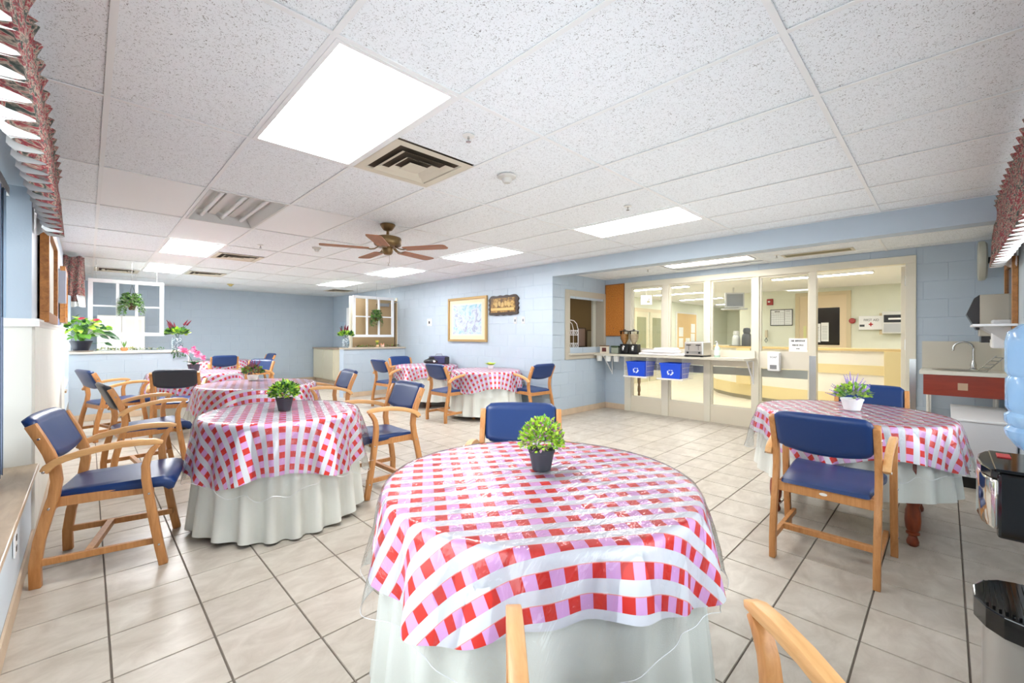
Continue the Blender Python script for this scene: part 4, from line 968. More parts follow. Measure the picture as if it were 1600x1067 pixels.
# cork board
t = wall_x('cork_board', 'tall orange cork board beside the glass wall', 'board', XG-.005, 4.19, 1.77)
def cork_fn(nt, b, c): nt.links.new(ramp(nt, noise(nt, pos(nt), 60, 3), [(.3, lin((176, 104, 34))), (.7, lin((206, 134, 58)))]), b.inputs['Base Color'])
B(-.185, -.012, -.455, .185, 0, .455).build('cork', M('cork', (196, 122, 46), .85, fn=cork_fn), t); frame4(t, .197, .467, .014, .02, M('cork_frame', (150, 92, 44), .5))
for k, (a, b) in enumerate(((-.1, -.3), (-.02, -.33), (.05, .1), (.13, -.1), (.08, .2), (-.05, .25), (.14, -.35), (-.13, .05))): MB().ball((a, -.015, b), .006, 6, 4).build('push_pin', M('pin_%d' % (k % 2), ((180, 50, 40), (60, 60, 60))[k % 2], .4), t)
# ================================================= SHELF and its items
SH = M('shelf_laminate', (206, 200, 184), .3); ZS = 1.0
t = thing('serving_shelf', 'long narrow pale laminate shelf in front of the glass wall', 'shelf', (XG, 0, 0))
pl = [(-.02, 4.385), (-.40, 4.385), (-.40, 2.02), (-.38, 1.94), (-.33, 1.90), (-.26, 1.885), (-.02, 1.885)]
MB().prism(pl, 'z', ZS-.035, ZS).build('shelf_top', SH, t, bevel=.004)
B(-.05, 1.9, ZS, -.03, 3.95, ZS+.10).build('upstand', PANELW, t)
for y in (4.24, 1.93):
    b_ = MB(); b_.tube([(-.015, y, .62), (-.015, y, ZS-.036)], .012, 6); b_.tube([(-.30, y, ZS-.045), (-.015, y, ZS-.045)], .012, 6); b_.tube([(-.29, y, ZS-.05), (-.015, y, .64)], .010, 6); b_.build('bracket', WHITE, t)
def dispenser(x, y, fill, label, grp):
    t = thing('cereal_dispenser', label, 'dispenser', (x, y, ZS), -PI/2, grp)
    B(-.085, -.09, 0, .085, .11, .012).build('base', BLACK, t, bevel=.004); B(-.075, -.03, .012, .075, .09, .17).build('body', BLACK, t, bevel=.01)
    MB().lathe([(.028, .165), (.035, .19), (.07, .26), (.075, .37), (.078, .385)], 20, cap=False).build('hopper', ACRYL, t, smooth=True)
    MB().lathe([(0, .168), (.026, .17), (.033, .19), (.066, .26), (.070, .34), (0, .345)], 16).build('cereal', fill, t, smooth=True)
    MB().lathe([(0, .384), (.088, .384), (.09, .392), (.05, .402), (.02, .408), (.018, .42), (0, .42)], 20).build('lid', BLACK, t, smooth=True)
    k = MB(); k.ball((0, -.045, .12), (.028, .012, .028), 10, 6); k.tube([(-.03, -.05, .12), (.03, -.05, .12)], .006, 6); k.build('knob', STEEL, t, smooth=True)
    MB().lathe([(.02, .06), (.028, .10), (.02, .115)], 10, c=(0, -.05, 0)).build('spout', STEEL, t, smooth=True)
def cer(a, b): 
    def fn(nt, bb, c): nt.links.new(ramp(nt, noise(nt, objc(nt), 90, 2), [(.35, lin(a)), (.65, lin(b))]), bb.inputs['Base Color'])
    return fn
dispenser(6.55, 3.88, M('cereal_orange', (206, 140, 60), .7, fn=cer((180, 110, 40), (226, 170, 84))), 'left cereal dispenser with orange flakes on the shelf', 'cereal dispensers')
dispenser(6.53, 3.69, M('cereal_tan', (222, 200, 160), .7, fn=cer((206, 180, 140), (240, 222, 190))), 'right cereal dispenser with pale cereal on the shelf', 'cereal dispensers')
t = thing('framed_card', 'small wooden-topped framed card at the left end of the shelf', 'card', (6.48, 4.24, ZS), -PI/2+.1); B(-.085, 0, 0, .085, .015, .13).build('card', M('card_cream', (226, 216, 196), .6), t); B(-.09, -.006, .125, .09, .02, .14).build('top_bar', M('card_wood', (110, 74, 40), .5), t); B(-.045, -.004, .03, .035, 0, .10).build('photo', M('photo_maroon', (96, 40, 36), .5), t)
t = thing('tea_box', 'dark green box with glass jar front between card and dispensers', 'box', (6.52, 4.06, ZS), -PI/2); B(-.07, 0, 0, .07, .08, .11).build('jar', M('jar_grey', (150, 156, 140), .25), t, bevel=.01); B(-.075, -.005, .11, .075, .085, .135).build('lid', M('box_green', (52, 74, 44), .5), t, bevel=.004)
TOW = M('towel_white', (240, 236, 236), .9, bump=.3, bscale=120)
k = 0
for (x, y, z, w, d, lb) in ((6.53, 3.40, 0, .30, .20, 'bottom left folded white towel on the shelf'), (6.53, 3.10, 0, .36, .24, 'bottom middle folded white towel on the shelf'), (6.52, 3.12, .042, .38, .24, 'second layer folded towel left of the toaster'), (6.54, 3.13, .084, .32, .22, 'topmost folded white towel on the stack'), (6.54, 2.86, 0, .16, .22, 'folded white towel touching the toaster'), (6.54, 3.40, .042, .22, .18, 'upper folded towel at the left end of the pile')):
    m_ = MB(); n = 14; sec = [(-w/2, .004), (-w/2-.006, .02), (-w/2+.01, .038), (-w/4, .041), (0, .040), (w/4, .041), (w/2-.01, .037), (w/2+.004, .018), (w/2, .003)]
    m_.prism(sec, 'y', -d/2, d/2); o = m_.build('folded_towel', TOW, smooth=True, bevel=.008); o.location = (x, y, ZS+z); o.rotation_euler = (0, 0, -PI/2); tag(o, lb, 'towel', 'white towels on the shelf')
t = thing('toaster', 'four-slot stainless toaster with black levers on the shelf', 'toaster', (6.50, 2.62, ZS), -PI/2)
BS = M('brushed_steel', (200, 196, 190), .32, metal=.85)
B(-.14, -.15, .015, .14, .15, .225).build('body', BS, t, bevel=.02, seg=3); B(-.142, -.152, .004, .142, .152, .018).build('base', BLACK, t, bevel=.003)
for x in (-.07, .07): B(x-.0025, -.1515, .10, x+.0025, -.149, .175).build('lever_slot', BLACK, t); B(x-.032, -.172, .168, x+.032, -.15, .182).build('lever', BLACK, t, bevel=.003)
B(-.12, -.152, .045, .12, -.1495, .085).build('control_strip', M('strip_grey', (150, 148, 144), .4), t)
for x in (-.085, .085): MB().lathe([(.015, -.012), (.013, .0), (0, 0)], 12).build('dial', BLACK, t).rotation_euler = (PI/2, 0, 0)
for c in t.children:
    if c.name.startswith('dial'): c.location = (-.085 if not c.get('d') else .085, -.152, .065)
ds = [c for c in t.children if c.name.startswith('dial')]; ds[0].location = (-.085, -.164, .062); ds[1].location = (.085, -.164, .062)
for x in (-.095, -.04, .04, .095): B(x-.012, -.12, .2245, x+.012, .12, .2265).build('slot', BLACK, t)
for x in (-.11, .11): B(x-.02, -.14, 0, x+.02, .14, .005).build('foot', BLACK, t)
t = thing('sanitizer_bottle', 'clear green pump bottle of hand gel right of the toaster', 'bottle', (6.50, 2.34, ZS))
MB().lathe([(0, 0), (.035, 0), (.04, .01), (.04, .12), (.03, .15), (.014, .165), (.014, .18), (0, .18)], 16).build('bottle', M('gel_green', (196, 224, 208), .15), t, smooth=True)
p_ = MB(); p_.lathe([(.016, .18), (.016, .2), (.006, .205), (.006, .225)], 10); p_.box(-.045, -.008, .222, .012, .008, .236); p_.build('pump', WHITE, t, bevel=.001); MB().lathe([(.0405, .03), (.0405, .1)], 16, cap=False).build('label', M('label_white', (226, 236, 226), .5), t)
for k, y in enumerate((4.30, 4.12, 3.96)):
    t = thing('outlet_cup', 'white cup-like fitting under the shelf, %s of three' % ('leftmost', 'middle', 'rightmost')[k], 'cup', (6.42, y, ZS-.036), 0, 'white cups under the shelf'); MB().lathe([(0, 0), (.05, 0), (.05, -.03), (.043, -.095), (0, -.095)], 14).build('body', M('cup_white', (232, 232, 226), .4), t, smooth=True); MB().lathe([(.052, -.02), (.052, -.035)], 14).build('rim', OFFW, t)
# bins in wire baskets
BINB = M('bin_blue', (22, 78, 214), .4); WIRE = M('wire_white', (232, 230, 226), .4)
def recycle(parent):   # three chasing arrows
    q = MB()
    for k in range(3):
        a0 = PI/2+k*2*PI/3; pts = []; R1, R2 = .050, .030
        arc = [a0-1.0+j*.16 for j in range(9)]
        poly = [(R1*math.cos(a), R1*math.sin(a)) for a in arc]+[((R1+.012)*math.cos(arc[-1]), (R1+.012)*math.sin(arc[-1])), ((R1+R2)/2*math.cos(arc[-1]+.55), (R1+R2)/2*math.sin(arc[-1]+.55)), ((R2-.012)*math.cos(arc[-1]), (R2-.012)*math.sin(arc[-1]))]+[(R2*math.cos(a), R2*math.sin(a)) for a in arc[::-1]]
        q.prism(poly, 'y', -.001, .0)
    return q.build('recycling_emblem', M('emblem_white', (206, 220, 250), .5), parent)
def bin_(x, y, z, label, wl):
    t = thing('recycling_bin', label, 'bin', (x, y, z), -PI/2, 'blue recycling bins'); w, d, h = .165, .17, .235; w2, d2 = .145, .15
    vs = [(-w2,-d2,0),(w2,-d2,0),(w2,d2,0),(-w2,d2,0),(-w,-d,h),(w,-d,h),(w,d,h),(-w,d,h)]
    iv = [(a*.96, b*.96, c+.006 if c == 0 else c) for a, b, c in vs]
    MB().add(vs+iv, [(0,3,2,1),(0,1,5,4),(1,2,6,5),(2,3,7,6),(3,0,4,7),(8,9,10,11),(8,12,13,9),(9,13,14,10),(10,14,15,11),(11,15,12,8),(4,5,13,12),(5,6,14,13),(6,7,15,14),(7,4,12,15)]).build('tub', BINB, t, bevel=.002)
    r = MB(); 
    for a in ((-w-.008, -d-.008, h-.02, w+.008, -d+.001, h), (-w-.008, d-.001, h-.02, w+.008, d+.008, h), (-w-.008, -d, h-.02, -w+.001, d, h), (w-.001, -d, h-.02, w+.008, d, h)): r.box(*a)
    r.build('rim', BINB, t, bevel=.002)
    e = recycle(t); e.location = (0, -d2-.013, .10); e.rotation_euler = (math.radians(-4.9), 0, 0)
    b = thing('wire_basket', wl, 'basket', (x, y, z), -PI/2, 'white wire baskets under the shelf')
    X0_, X1_ = -.20, .20; Yf, Yb = -.18, .19; zt = ZS-.037-z
    for xx in (X0_, X1_):
        wr = MB()
        for k in range(9): yy = Yf+(Yb-Yf)*k/8; wr.tube([(xx, yy, -.008), (xx, yy, zt)], .0022, 4)
        for zz in (-.008, .08, .17, zt-.01): wr.tube([(xx, Yf, zz), (xx, Yb, zz)], .0022, 4)
        wr.build('side_grid', WIRE, b)
    fl = MB()
    for k in range(11): xx = X0_+(X1_-X0_)*k/10; fl.tube([(xx, Yf, -.008), (xx, Yb, -.008)], .0022, 4)
    for yy in (Yf, 0, Yb): fl.tube([(X0_, yy, -.011), (X1_, yy, -.011)], .003, 4)
    fl.build('base_grid', WIRE, b); B(X0_-.01, Yf-.012, -.022, X1_+.01, Yf, .002).build('front_bar', WIRE, b, bevel=.003)
    for xx in (X0_, X1_): MB().ball((xx, Yf-.01, -.01), .013, 8, 5).build('end_cap', WIRE, b, smooth=True)
bin_(6.50, 3.55, .655, 'left blue recycling bin hanging under the shelf', 'left white wire basket holding a blue bin')
bin_(6.50, 2.97, .655, 'right blue recycling bin under the shelf, below the toaster', 'right white wire basket holding a blue bin')
# soap dispenser and sign on the fourth bay
t = wall_x('soap_dispenser', 'white soap dispenser with the word SOAP on the fourth glass bay', 'dispenser', XG-.001, 1.66, .96); B(-.075, -.10, -.13, .075, 0, .13).build('body', WHITE, t, bevel=.018, seg=3); text('lettering', 'SOAP', .034, M('ink', (50, 50, 54), .6), t, (0, -.1005, .06), (PI/2, 0, 0)); B(-.04, -.104, -.10, .04, -.10, -.045).build('push_bar', M('grey_push', (130, 130, 134), .4), t, bevel=.003)
t = wall_x('paper_notice', 'white notice with two printed lines on the fourth glass bay', 'sign', XG+.027, 1.40, 1.19); B(-.105, -.002, -.09, .105, 0, .09).build('sheet', M('paper', (244, 244, 242), .6), t)
inkbars(t, -.08, .045, .16, .022, 13, -.003); inkbars(t, -.065, -.012, .13, .02, 11, -.003); inkbars(t, -.02, -.055, .04, .012, 4, -.003)
# kitchen items through the hatch
t = thing('wire_rack', 'white scrolled two-tier wire rack in the serving hatch', 'rack', (5.86, YP+.10, 1.016)); q = MB()
arc = [(-.20, 0, 0), (-.20, 0, .40), (-.16, 0, .50), (-.08, 0, .55), (0, 0, .56), (.08, 0, .55), (.16, 0, .50), (.20, 0, .40), (.20, 0, 0)]
q.tube(arc, .007, 6); q.tube([(a[0], .1, a[2]) for a in arc], .007, 6); q.build('arch', WHITE, t, smooth=True)
for z in (.08, .30):
    s_ = MB(); s_.box(-.2, 0, z, .2, .1, z+.008)
    for k in range(8): s_.tube([(-.18+k*.05+.022*math.cos(a*.8), -.004, z+.045+.03*math.sin(a*.8)) for a in range(9)], .004, 4)
    s_.tube([(-.2, -.004, z+.085), (.2, -.004, z+.085)], .005, 5); s_.build('tier', WHITE, t)
for x, z, w, lb, c in ((6.56, 1.28, .12, 'dark-framed pinkish menu card inside the hatch, left one', (176, 150, 142)), (6.84, 1.24, .10, 'dark-framed grey card inside the hatch, right one', (166, 156, 140))):
    t = thing('framed_menu', lb, 'frame', (x+.2, YP+.55, z), 0); B(-w, -.01, -.17, w, 0, .17).build('card', M('card%d' % c[0], c, .7), t); frame4(t, w+.012, .182, .014, .018, M('dark_frame', (46, 26, 20), .5)); 
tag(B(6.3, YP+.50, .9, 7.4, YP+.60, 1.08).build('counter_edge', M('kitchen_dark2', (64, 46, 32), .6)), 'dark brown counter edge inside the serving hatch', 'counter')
# ================================================= SINK CORNER
t = thing('wash_counter', 'narrow wall counter with cream backsplash and red-brown apron', 'counter', (XG-.007, .2, 0))
B(-.55, -.615, .915, -.001, 0, .955).build('worktop', M('counter_top', (222, 218, 204), .3), t, bevel=.004); B(-.02, -.615, .955, -.001, -.005, 1.255).build('backsplash', M('splash_beige', (200, 194, 178), .4), t)
B(-.45, -.615, .955, -.02, -.60, 1.255).build('side_splash', M('splash_beige', (200, 194, 178), .4), t); B(-.535, -.60, .705, -.51, -.03, .915).build('apron', M('red_brown_board', (150, 52, 26), .3, fn=wood_fn((130, 42, 20), (20, 4, 20))), t)
B(-.54, -.35, .77, -.535, -.28, .84).build('label_plate', M('plate_tan', (190, 160, 130), .4), t)
for y in (-.06, -.56): B(-.06, y-.02, .35, -.03, y+.02, .915).build('leg_post', OFFW, t); MB().tube([(-.45, y, .90), (-.05, y, .45)], .012, 6).build('brace', OFFW, t)
MB().lathe([(.17, 0), (.175, .004), (.165, .006), (.14, .0), (.12, -.015)], 28, cap=False).build('basin', BS, t, smooth=True).location = (-.27, -.26, .956)
t.children[-1]
MB().lathe([(0, .001), (.13, .001)], 24, cap=False).build('basin_floor', M('sink_grey', (150, 148, 144), .3, metal=.6), t).location = (-.27, -.26, .956)
t = thing('gooseneck_tap', 'tall gooseneck steel tap on the wash counter', 'tap', (XG-.10, -.20, .956))
MB().lathe([(0, 0), (.035, 0), (.035, .008), (.022, .02), (.024, .05), (.014, .09), (.012, .10)], 16).build('base', STEEL, t, smooth=True)
pp = [(0, 0, .09), (0, 0, .22)]+[(0, .075-.075*math.cos(a), .22+.075*math.sin(a)) for a in [j*PI/8 for j in range(1, 9)]]+[(0, .15, .20)]
MB().tube(pp, .011, 10).build('spout', STEEL, t, smooth=True)
t = thing('metal_rack', 'small tilted metal rack leaning beside the tap', 'rack', (6.36, -.28, .957), -.5); q = MB()
for k in (0, 1): q.tube([(0, k*.07, .0), (.0, -.14+k*.07, .16)], .006, 5)
for k in range(5): q.tube([(0, -.03*k, .035*k+.005), (0, .07-.03*k, .035*k+.005)], .004, 4)
q.build('bars', STEEL, t)
def wall_y(nm, label, cat, x, z): return thing(nm, label, cat, (x, YN+.001, z), PI)
t = wall_y('towel_dispenser', 'steel and black paper towel dispenser above the sink corner', 'dispenser', 6.12, 1.50)
B(-.15, -.20, -.19, .15, 0, .20).build('body', M('dispenser_steel', (176, 168, 152), .35, metal=.3), t, bevel=.004)
MB().prism([(-.20, .20), (-.235, .17), (-.285, .02), (-.22, -.13), (-.20, -.13)], 'x', -.15, .15).build('front_cover', M('dispenser_black', (28, 14, 14), .25), t); B(-.15, -.19, -.25, .15, -.02, -.19).build('paper_slot', M('dispenser_black', (28, 14, 14), .25), t)
t = wall_y('wall_shelf', 'small white bracketed shelf under the towel dispenser', 'shelf', 5.75, 1.395); B(-.28, -.26, 0, .28, 0, .02).build('board', WHITE, t, bevel=.003)
for x in (-.2, .2): MB().prism([(0, 0), (-.2, 0), (-.19, -.02), (-.02, -.17), (0, -.17)], 'x', x-.012, x+.012).build('bracket', M('bracket_grey', (190, 188, 184), .4), t)
t = wall_y('wall_soap', 'white box hanging below the small bracketed shelf', 'dispenser', 5.95, 1.36); B(-.09, -.13, -.16, .09, 0, .10).build('body', WHITE, t, bevel=.012); B(-.05, -.135, -.14, .05, -.13, -.08).build('lever', OFFW, t)
t = thing('wall_clock', 'round pale clock seen edge-on in the right corner', 'clock', (6.42, -.255, 2.07), 0)
MB().lathe([(0, -.03), (.17, -.03), (.195, -.015), (.20, .01), (.195, .03), (.18, .032), (0, .036)], 36).build('case', M('clock_grey', (186, 186, 172), .4), t, smooth=True).rotation_euler = (-PI/2, 0, 0)
B(-.03, -.16, -.03, .03, -.02, .03).build('bracket', BLACK, t)
t = wall_y('framed_mirror', 'oak framed dark picture on the near right wall, seen edge-on', 'picture', 5.85, 1.63)
frame4(t, .36, .35, .05, .035, M('oak_frame', (186, 128, 66), .4, fn=wood_fn((150, 96, 44), (30, 30, 30)))); B(-.31, -.02, -.30, .31, -.01, .30).build('picture', M('dark_glass', (18, 20, 28), .1), t)
t = thing('convector_heater', 'white convector heater cabinet behind the right-hand table', 'heater', (5.38, YN+.01, 0))
HT = M('heater_white', (222, 222, 224), .5, bump=.25, bscale=260)
B(0, 0, .10, 1.1, .36, .575).build('body', HT, t, bevel=.01); B(-.01, 0, .575, 1.12, .38, .595).build('top', WHITE, t, bevel=.004); B(.03, .02, .0, 1.07, .33, .10).build('plinth', BLACK, t)
B(-.004, .02, .10, 0, .35, .20).build('lower_panel', WHITE, t); q = MB(); [q.box(-.007, .05+k*.035, .15, -.004, .07+k*.035, .158) for k in range(8)]; q.build('grille', M('grille_grey', (130, 130, 134), .5), t)
# ================================================= WATER COOLER
t = thing('water_cooler', 'glossy black and chrome water cooler at the right edge', 'water cooler', (2.04, -.26, 0))
B(-.155, -.15, .0, .155, .06, .42).build('lower_body', BLACKG, t, bevel=.006); B(-.155, -.15, .42, .155, -.02, .73).build('back_column', BLACKG, t); B(-.10, -.03, .50, .10, -.012, .73).build('alcove_panel', CHROME, t)
B(-.155, -.15, .715, .155, .155, .905).build('upper_body', BLACKG, t, bevel=.008)
fp = [(-.150, .15), (-.145, .168), (-.08, .186), (0, .192), (.08, .186), (.145, .168), (.150, .15)]
MB().prism(fp, 'z', .735, .885).build('chrome_front', CHROME, t, smooth=True, bevel=.01)
MB().prism([(a, b-.001) for a, b in fp], 'z', .885, .912).build('top_lip', BLACKG, t, bevel=.004); B(-.15, -.14, .905, .15, .16, .915).build('top_deck', BLACKG, t, bevel=.003)
B(.04, .115, .9155, .10, .145, .918).build('red_label', M('label_red', (190, 36, 40), .4), t)
for x in (-.07, 0, .07): MB().lathe([(0, 0), (.026, 0), (.024, .008), (0, .01)], 16).build('tap_button', M('button_blue', (40, 50, 90), .3), t, smooth=True)
for k, c in enumerate([c for c in t.children if c.name.startswith('tap_button')]): c.rotation_euler = (-PI/2, 0, 0); c.location = ((-.07, 0, .07)[k], .184, .82); c.scale = (.8, .8, .6)
tp = [(-.155, .05), (-.155, .10), (-.14, .14), (-.10, .175), (-.04, .198), (.04, .198), (.10, .175), (.14, .14), (.155, .10), (.155, .05)]
MB().prism(tp, 'z', .42, .485).build('drip_tray', BLACKG, t, bevel=.004)
g_ = MB()
for k in range(12): y = .03+k*.0125; w = .14*math.sqrt(max(.1, 1-(max(0, y-.04)/.16)**2)); g_.box(-w, y, .486, w, y+.006, .492)
g_.build('drip_grille', BLACKG, t)
MB().prism([(a*.93, b-.02) for a, b in tp], 'z', 0, .42).build('silver_front', M('silver_plastic', (176, 172, 166), .3, metal=.5), t, smooth=True)
t = thing('water_bottle', 'large blue translucent water bottle standing on the cooler', 'bottle', (2.04, -.26, .916))
pr = [(.03, .0), (.06, .012), (.11, .05), (.13, .08), (.134, .10), (.124, .112), (.134, .125), (.134, .145), (.124, .155), (.132, .17), (.132, .255), (.125, .265), (.133, .28), (.133, .37), (.128, .40), (.10, .425), (.04, .435), (0, .435)]
MB().lathe(pr, 40).build('bottle', BOTTLE, t, smooth=True)
# ================================================= LEFT WALL PICTURES
def lw(nm, label, cat, y, z): return thing(nm, label, cat, (XL+.012, y, z), PI/2)
OAKF = M('oak_picture_frame', (184, 122, 58), .4, fn=wood_fn((140, 84, 34), (30, 30, 30)))
PRINT = M('print_cream', (226, 222, 206), .6, vary=.15, vscale=9)
for (y, z, w, h, lb) in ((4.95, 1.75, .62, .36, 'thick oak framed print nearest on the left wall'), (7.75, 1.78, .45, .33, 'second oak framed print on the left wall, nearer the far valance')):
    t = lw('framed_print', lb, 'picture', y, z); frame4(t, w, h, .07, .045, OAKF); B(-w+.07, -.02, -h+.07, w-.07, -.01, h-.07).build('print', PRINT, t)
t = lw('pinned_papers', 'cluster of blue and white papers pinned between the two oak frames', 'papers', 6.55, 1.70)
for k, (x0, z0, x1, z1, c) in enumerate(((-.5, -.20, -.2, .12, (120, 140, 190)), (-.15, -.28, .1, -.05, (226, 226, 220)), (-.1, 0, .2, .22, (200, 190, 160)), (.0, -.32, .4, -.22, (110, 128, 170)))): B(x0, -.004-.001*k, z0, x1, -.002, z1).build('sheet', M('sheet%d' % k, c, .7), t)
tag(B(XL+.012, 6.95, 1.66, XL+.07, 7.15, 2.02).build('grey_box', M('box_grey', (150, 150, 158), .5), bevel=.004), 'narrow grey wall box between the oak frames', 'box')
t = thing('wall_outlet', 'white outlet on the low wall under the window ledge', 'outlet', (XL+.002, 3.05, .33), PI/2); B(-.04, -.008, -.06, .04, 0, .06).build('plate', WHITE, t, bevel=.003)
for z in (-.025, .025): B(-.015, -.010, z-.012, .015, -.008, z+.012).build('socket', BLACK, t)
# vertical blinds
BLD = M('blind_blue_grey', (84, 96, 122), .7)
t = thing('vertical_blinds', 'dark blue-grey vertical blinds over the left window', 'blinds', (LB+.01, 0, 0)); m = MB().box(-.03, -.045, .56, .03, .045, 2.12); 
B(-.03, .12, 2.12, .02, 3.9, 2.17).build('headrail', OFFW, t)
sl = MB().box(-.0012, -.047, .52, .0012, .047, 2.12).build('blind_slat', BLD, t); me_ = sl.data; sl.location = (0, 2.2, 0); sl.rotation_euler = (0, 0, .32)
y = 2.285
while y < 3.75: inst('blind_slat', me_, (0, y, 0), t, (0, 0, .32)); y += .085
# sheer light-blue strip at the end of the window
tag(MB().ribbon([(0, 0), (.012, .03), (-.008, .06), (.012, .09), (-.004, .13)], .003, 1.40, 2.18).build('side_curtain', M('sheer_blue', (176, 206, 232), .8)), 'pale blue strip of curtain at the far end of the dark blinds', 'curtain')
o = bpy.data.objects['side_curtain']; o.rotation_euler = (PI/2, 0, 0); o.location = (LB+.015, 3.80, 0)
# valances
def val_fn(nt, b, c):
    v = uvc(nt); n1 = noise(nt, scalev(nt, v, (1, 1, 1)), 19, 4, .6, 2.4); n2 = noise(nt, v, 60, 3, .6, 1.0)
    col = ramp(nt, n1, [(.36, lin((50, 62, 56))), (.44, lin((104, 98, 90))), (.49, lin((172, 156, 140))), (.53, lin((150, 78, 78))), (.58, lin((126, 26, 42))), (.64, lin((104, 96, 92))), (.78, lin((50, 50, 60)))])
    col = mixc(nt, mth(nt, 'MULTIPLY', mth(nt, 'SUBTRACT', n2, .58, True), 6, True), col, lin((52, 56, 58)))
    nt.links.new(col, b.inputs['Base Color'])
VAL = M('paisley_fabric', (170, 120, 110), .85, fn=val_fn); LINING = M('valance_lining', (236, 234, 230), .85)
def valance(name, label, org, du, nrm, L, z0, z1, ret0, ret1, off, seed, pitch=.075, amp=.028):
    """gathered valance: front sheet running along du at distance off from the wall, with returns to the wall"""
    t = thing(name, label, 'valance', (org[0], org[1], 0)); r_ = random.Random(seed)
    path = []
    def addseg(p0, p1, dirn):
        d = Vector(p1)-Vector(p0); n = max(2, int(d.length/.0094)); 
        for k in range(n): path.append((Vector(p0)+d*(k/n), dirn))
    N = Vector(nrm); D = Vector(du)
    if ret0: addseg((0, 0), tuple(N*off), -D)
    addseg(tuple(N*off), tuple(N*off+D*L), N)
    if ret1: addseg(tuple(N*off+D*L), tuple(D*L), D)
    zs = [z1+.045, z1+.02, z1-.02, z1-.05, (z0+z1)/2+.03, z0+.10, z0+.05, z0]; am = [1.0, .5, .25, .3, .8, 1.0, 1.15, 1.35]
    vs = []; fs = []; uv = []; s = 0; ph0 = r_.uniform(0, 6)
    for i, (p, nr) in enumerate(path):
        s = i*.0094; ph = 2*PI*s/pitch+.9*math.sin(s*7+ph0)+.5*math.sin(s*17)
        for k, z in enumerate(zs):
            f = math.sin(ph+(.25*k if k > 3 else 0)); f = math.copysign(abs(f)**.8, f)
            q = Vector((p[0], p[1]))+Vector(nr)*(amp*am[k]*f)
            vs.append((q.x, q.y, z+(.012*math.sin(ph*.5+1) if k in (0, 7) else 0))); uv.append((s*1.6, z))
    K = len(zs)
    for i in range(len(path)-1):
        for k in range(K-1): fs.append((i*K+k, (i+1)*K+k, (i+1)*K+k+1, i*K+k+1))
    me = bpy.data.meshes.new('fabric'); me.from_pydata(vs, [], fs); me.materials.append(VAL); l = me.uv_layers.new(name='UVMap')
    for lp in me.loops: l.data[lp.index].uv = uv[lp.vertex_index]
    me.polygons.foreach_set('use_smooth', [True]*len(me.polygons)); o = bpy.data.objects.new('fabric', me); C.objects.link(o); o.parent = t
    # white lining band turned under at the hem
    vs2 = []; fs2 = []
    for i, (p, nr) in enumerate(path):
        for (kk, inn, dz) in ((7, .002, .001), (7, .022, .02), (5, .025, .0)):
            b = Vector(vs[i*K+kk]); q = b-Vector((nr[0], nr[1], 0))*inn; vs2.append((q.x, q.y, q.z+dz))
    for i in range(len(path)-1):
        for k in range(2): fs2.append((i*3+k, (i+1)*3+k, (i+1)*3+k+1, i*3+k+1))
    MB().add(vs2, fs2).build('lining', LINING, t, smooth=True, fix=False)
    B(0, 0, 0, 1, 1, 1)
    rod = MB(); a = N*(off-.02); e = a+D*L; rod.tube([(a.x, a.y, z1-.035), (e.x, e.y, z1-.035)], .012, 8); rod.build('rod', OFFW, t)
    return t
valance('window_valance', 'gathered red and grey floral valance over the left window', (XL, .9), (0, 1), (1, 0), 3.2, 1.95, 2.30, True, True, .10, 1)
valance('window_valance', 'smaller floral valance over the second left window near the far corner', (XL, 8.62), (0, 1), (1, 0), 3.5, 1.86, 2.36, True, True, .185, 2)
valance('window_valance', 'gathered floral valance at the top right edge of the picture', (.25, YN), (1, 0), (0, 1), 5.27, 1.90, 2.33, True, True, .13, 3)
# ================================================= HALL CONTENTS
# curved reception counter
CY = M('counter_yellow', (232, 212, 158), .4); CW = M('counter_white', (240, 234, 220), .4); CTOP = M('counter_oak', (218, 190, 132), .35)
t = thing('reception_counter', 'long curved cream and yellow reception counter in the hallway', 'counter')
arc = [(10.9, 4.05), (10.4, 3.75), (9.98, 3.3), (9.72, 2.8), (9.56, 2.3), (9.44, 1.8), (9.37, 1.3), (9.34, .8), (9.33, .42)]
def band(nm, z0, z1, out, mat, th=.03):
    n = len(arc); L = []
    for i, p in enumerate(arc):
        a = arc[max(0, i-1)]; b = arc[min(n-1, i+1)]; d = Vector((b[0]-a[0], b[1]-a[1])).normalized(); nx = Vector((d.y, -d.x))
        if nx.x > 0: nx = -nx
        L.append((Vector(p)+nx*out, Vector(p)+nx*(out-th)))
    m = MB(); vs = []; fs = []
    for a, b in L: vs += [(a.x, a.y, z0), (a.x, a.y, z1), (b.x, b.y, z1), (b.x, b.y, z0)]
    for i in range(n-1):
        for k in range(4): fs.append((i*4+k, i*4+4+k, i*4+4+(k+1) % 4, i*4+(k+1) % 4))
    fs += [(0, 1, 2, 3), tuple(4*(n-1)+k for k in (3, 2, 1, 0))]
    return m.add(vs, fs).build(nm, mat, t)
band('kick_base', 0, .08, -.03, M('kick_grey', (170, 162, 140), .5), .3); band('body', .08, 1.06, 0, CW, .3); band('worktop', 1.06, 1.10, .04, CTOP, .45)
band('lower_rail', .08, .32, .012, CY); band('bumper_rail', .66, .82, .02, CY)
B(9.28, .42, .0, 9.6, .72, 1.06).build('end_post', CY, t, bevel=.003); B(9.68, 2.84, .32, 9.74, 3.10, 1.06).build('panel_post', CY, t).rotation_euler = (0, 0, 0)
def hx(nm, label, cat, y, z, X=11.8): return thing(nm, label, cat, (X-.004, y, z), -PI/2)
def onwall(px, py, X):   # helper: y, z on a plane X seen at a picture point (placement of far small items)
    u = (px-CX)/F; v = (py-CYI)/F; s, c = math.sin(YAW), math.cos(YAW); rx, ry = s+u*c, c-u*s; k = X/rx
    return ry*k, 1.3-v*k
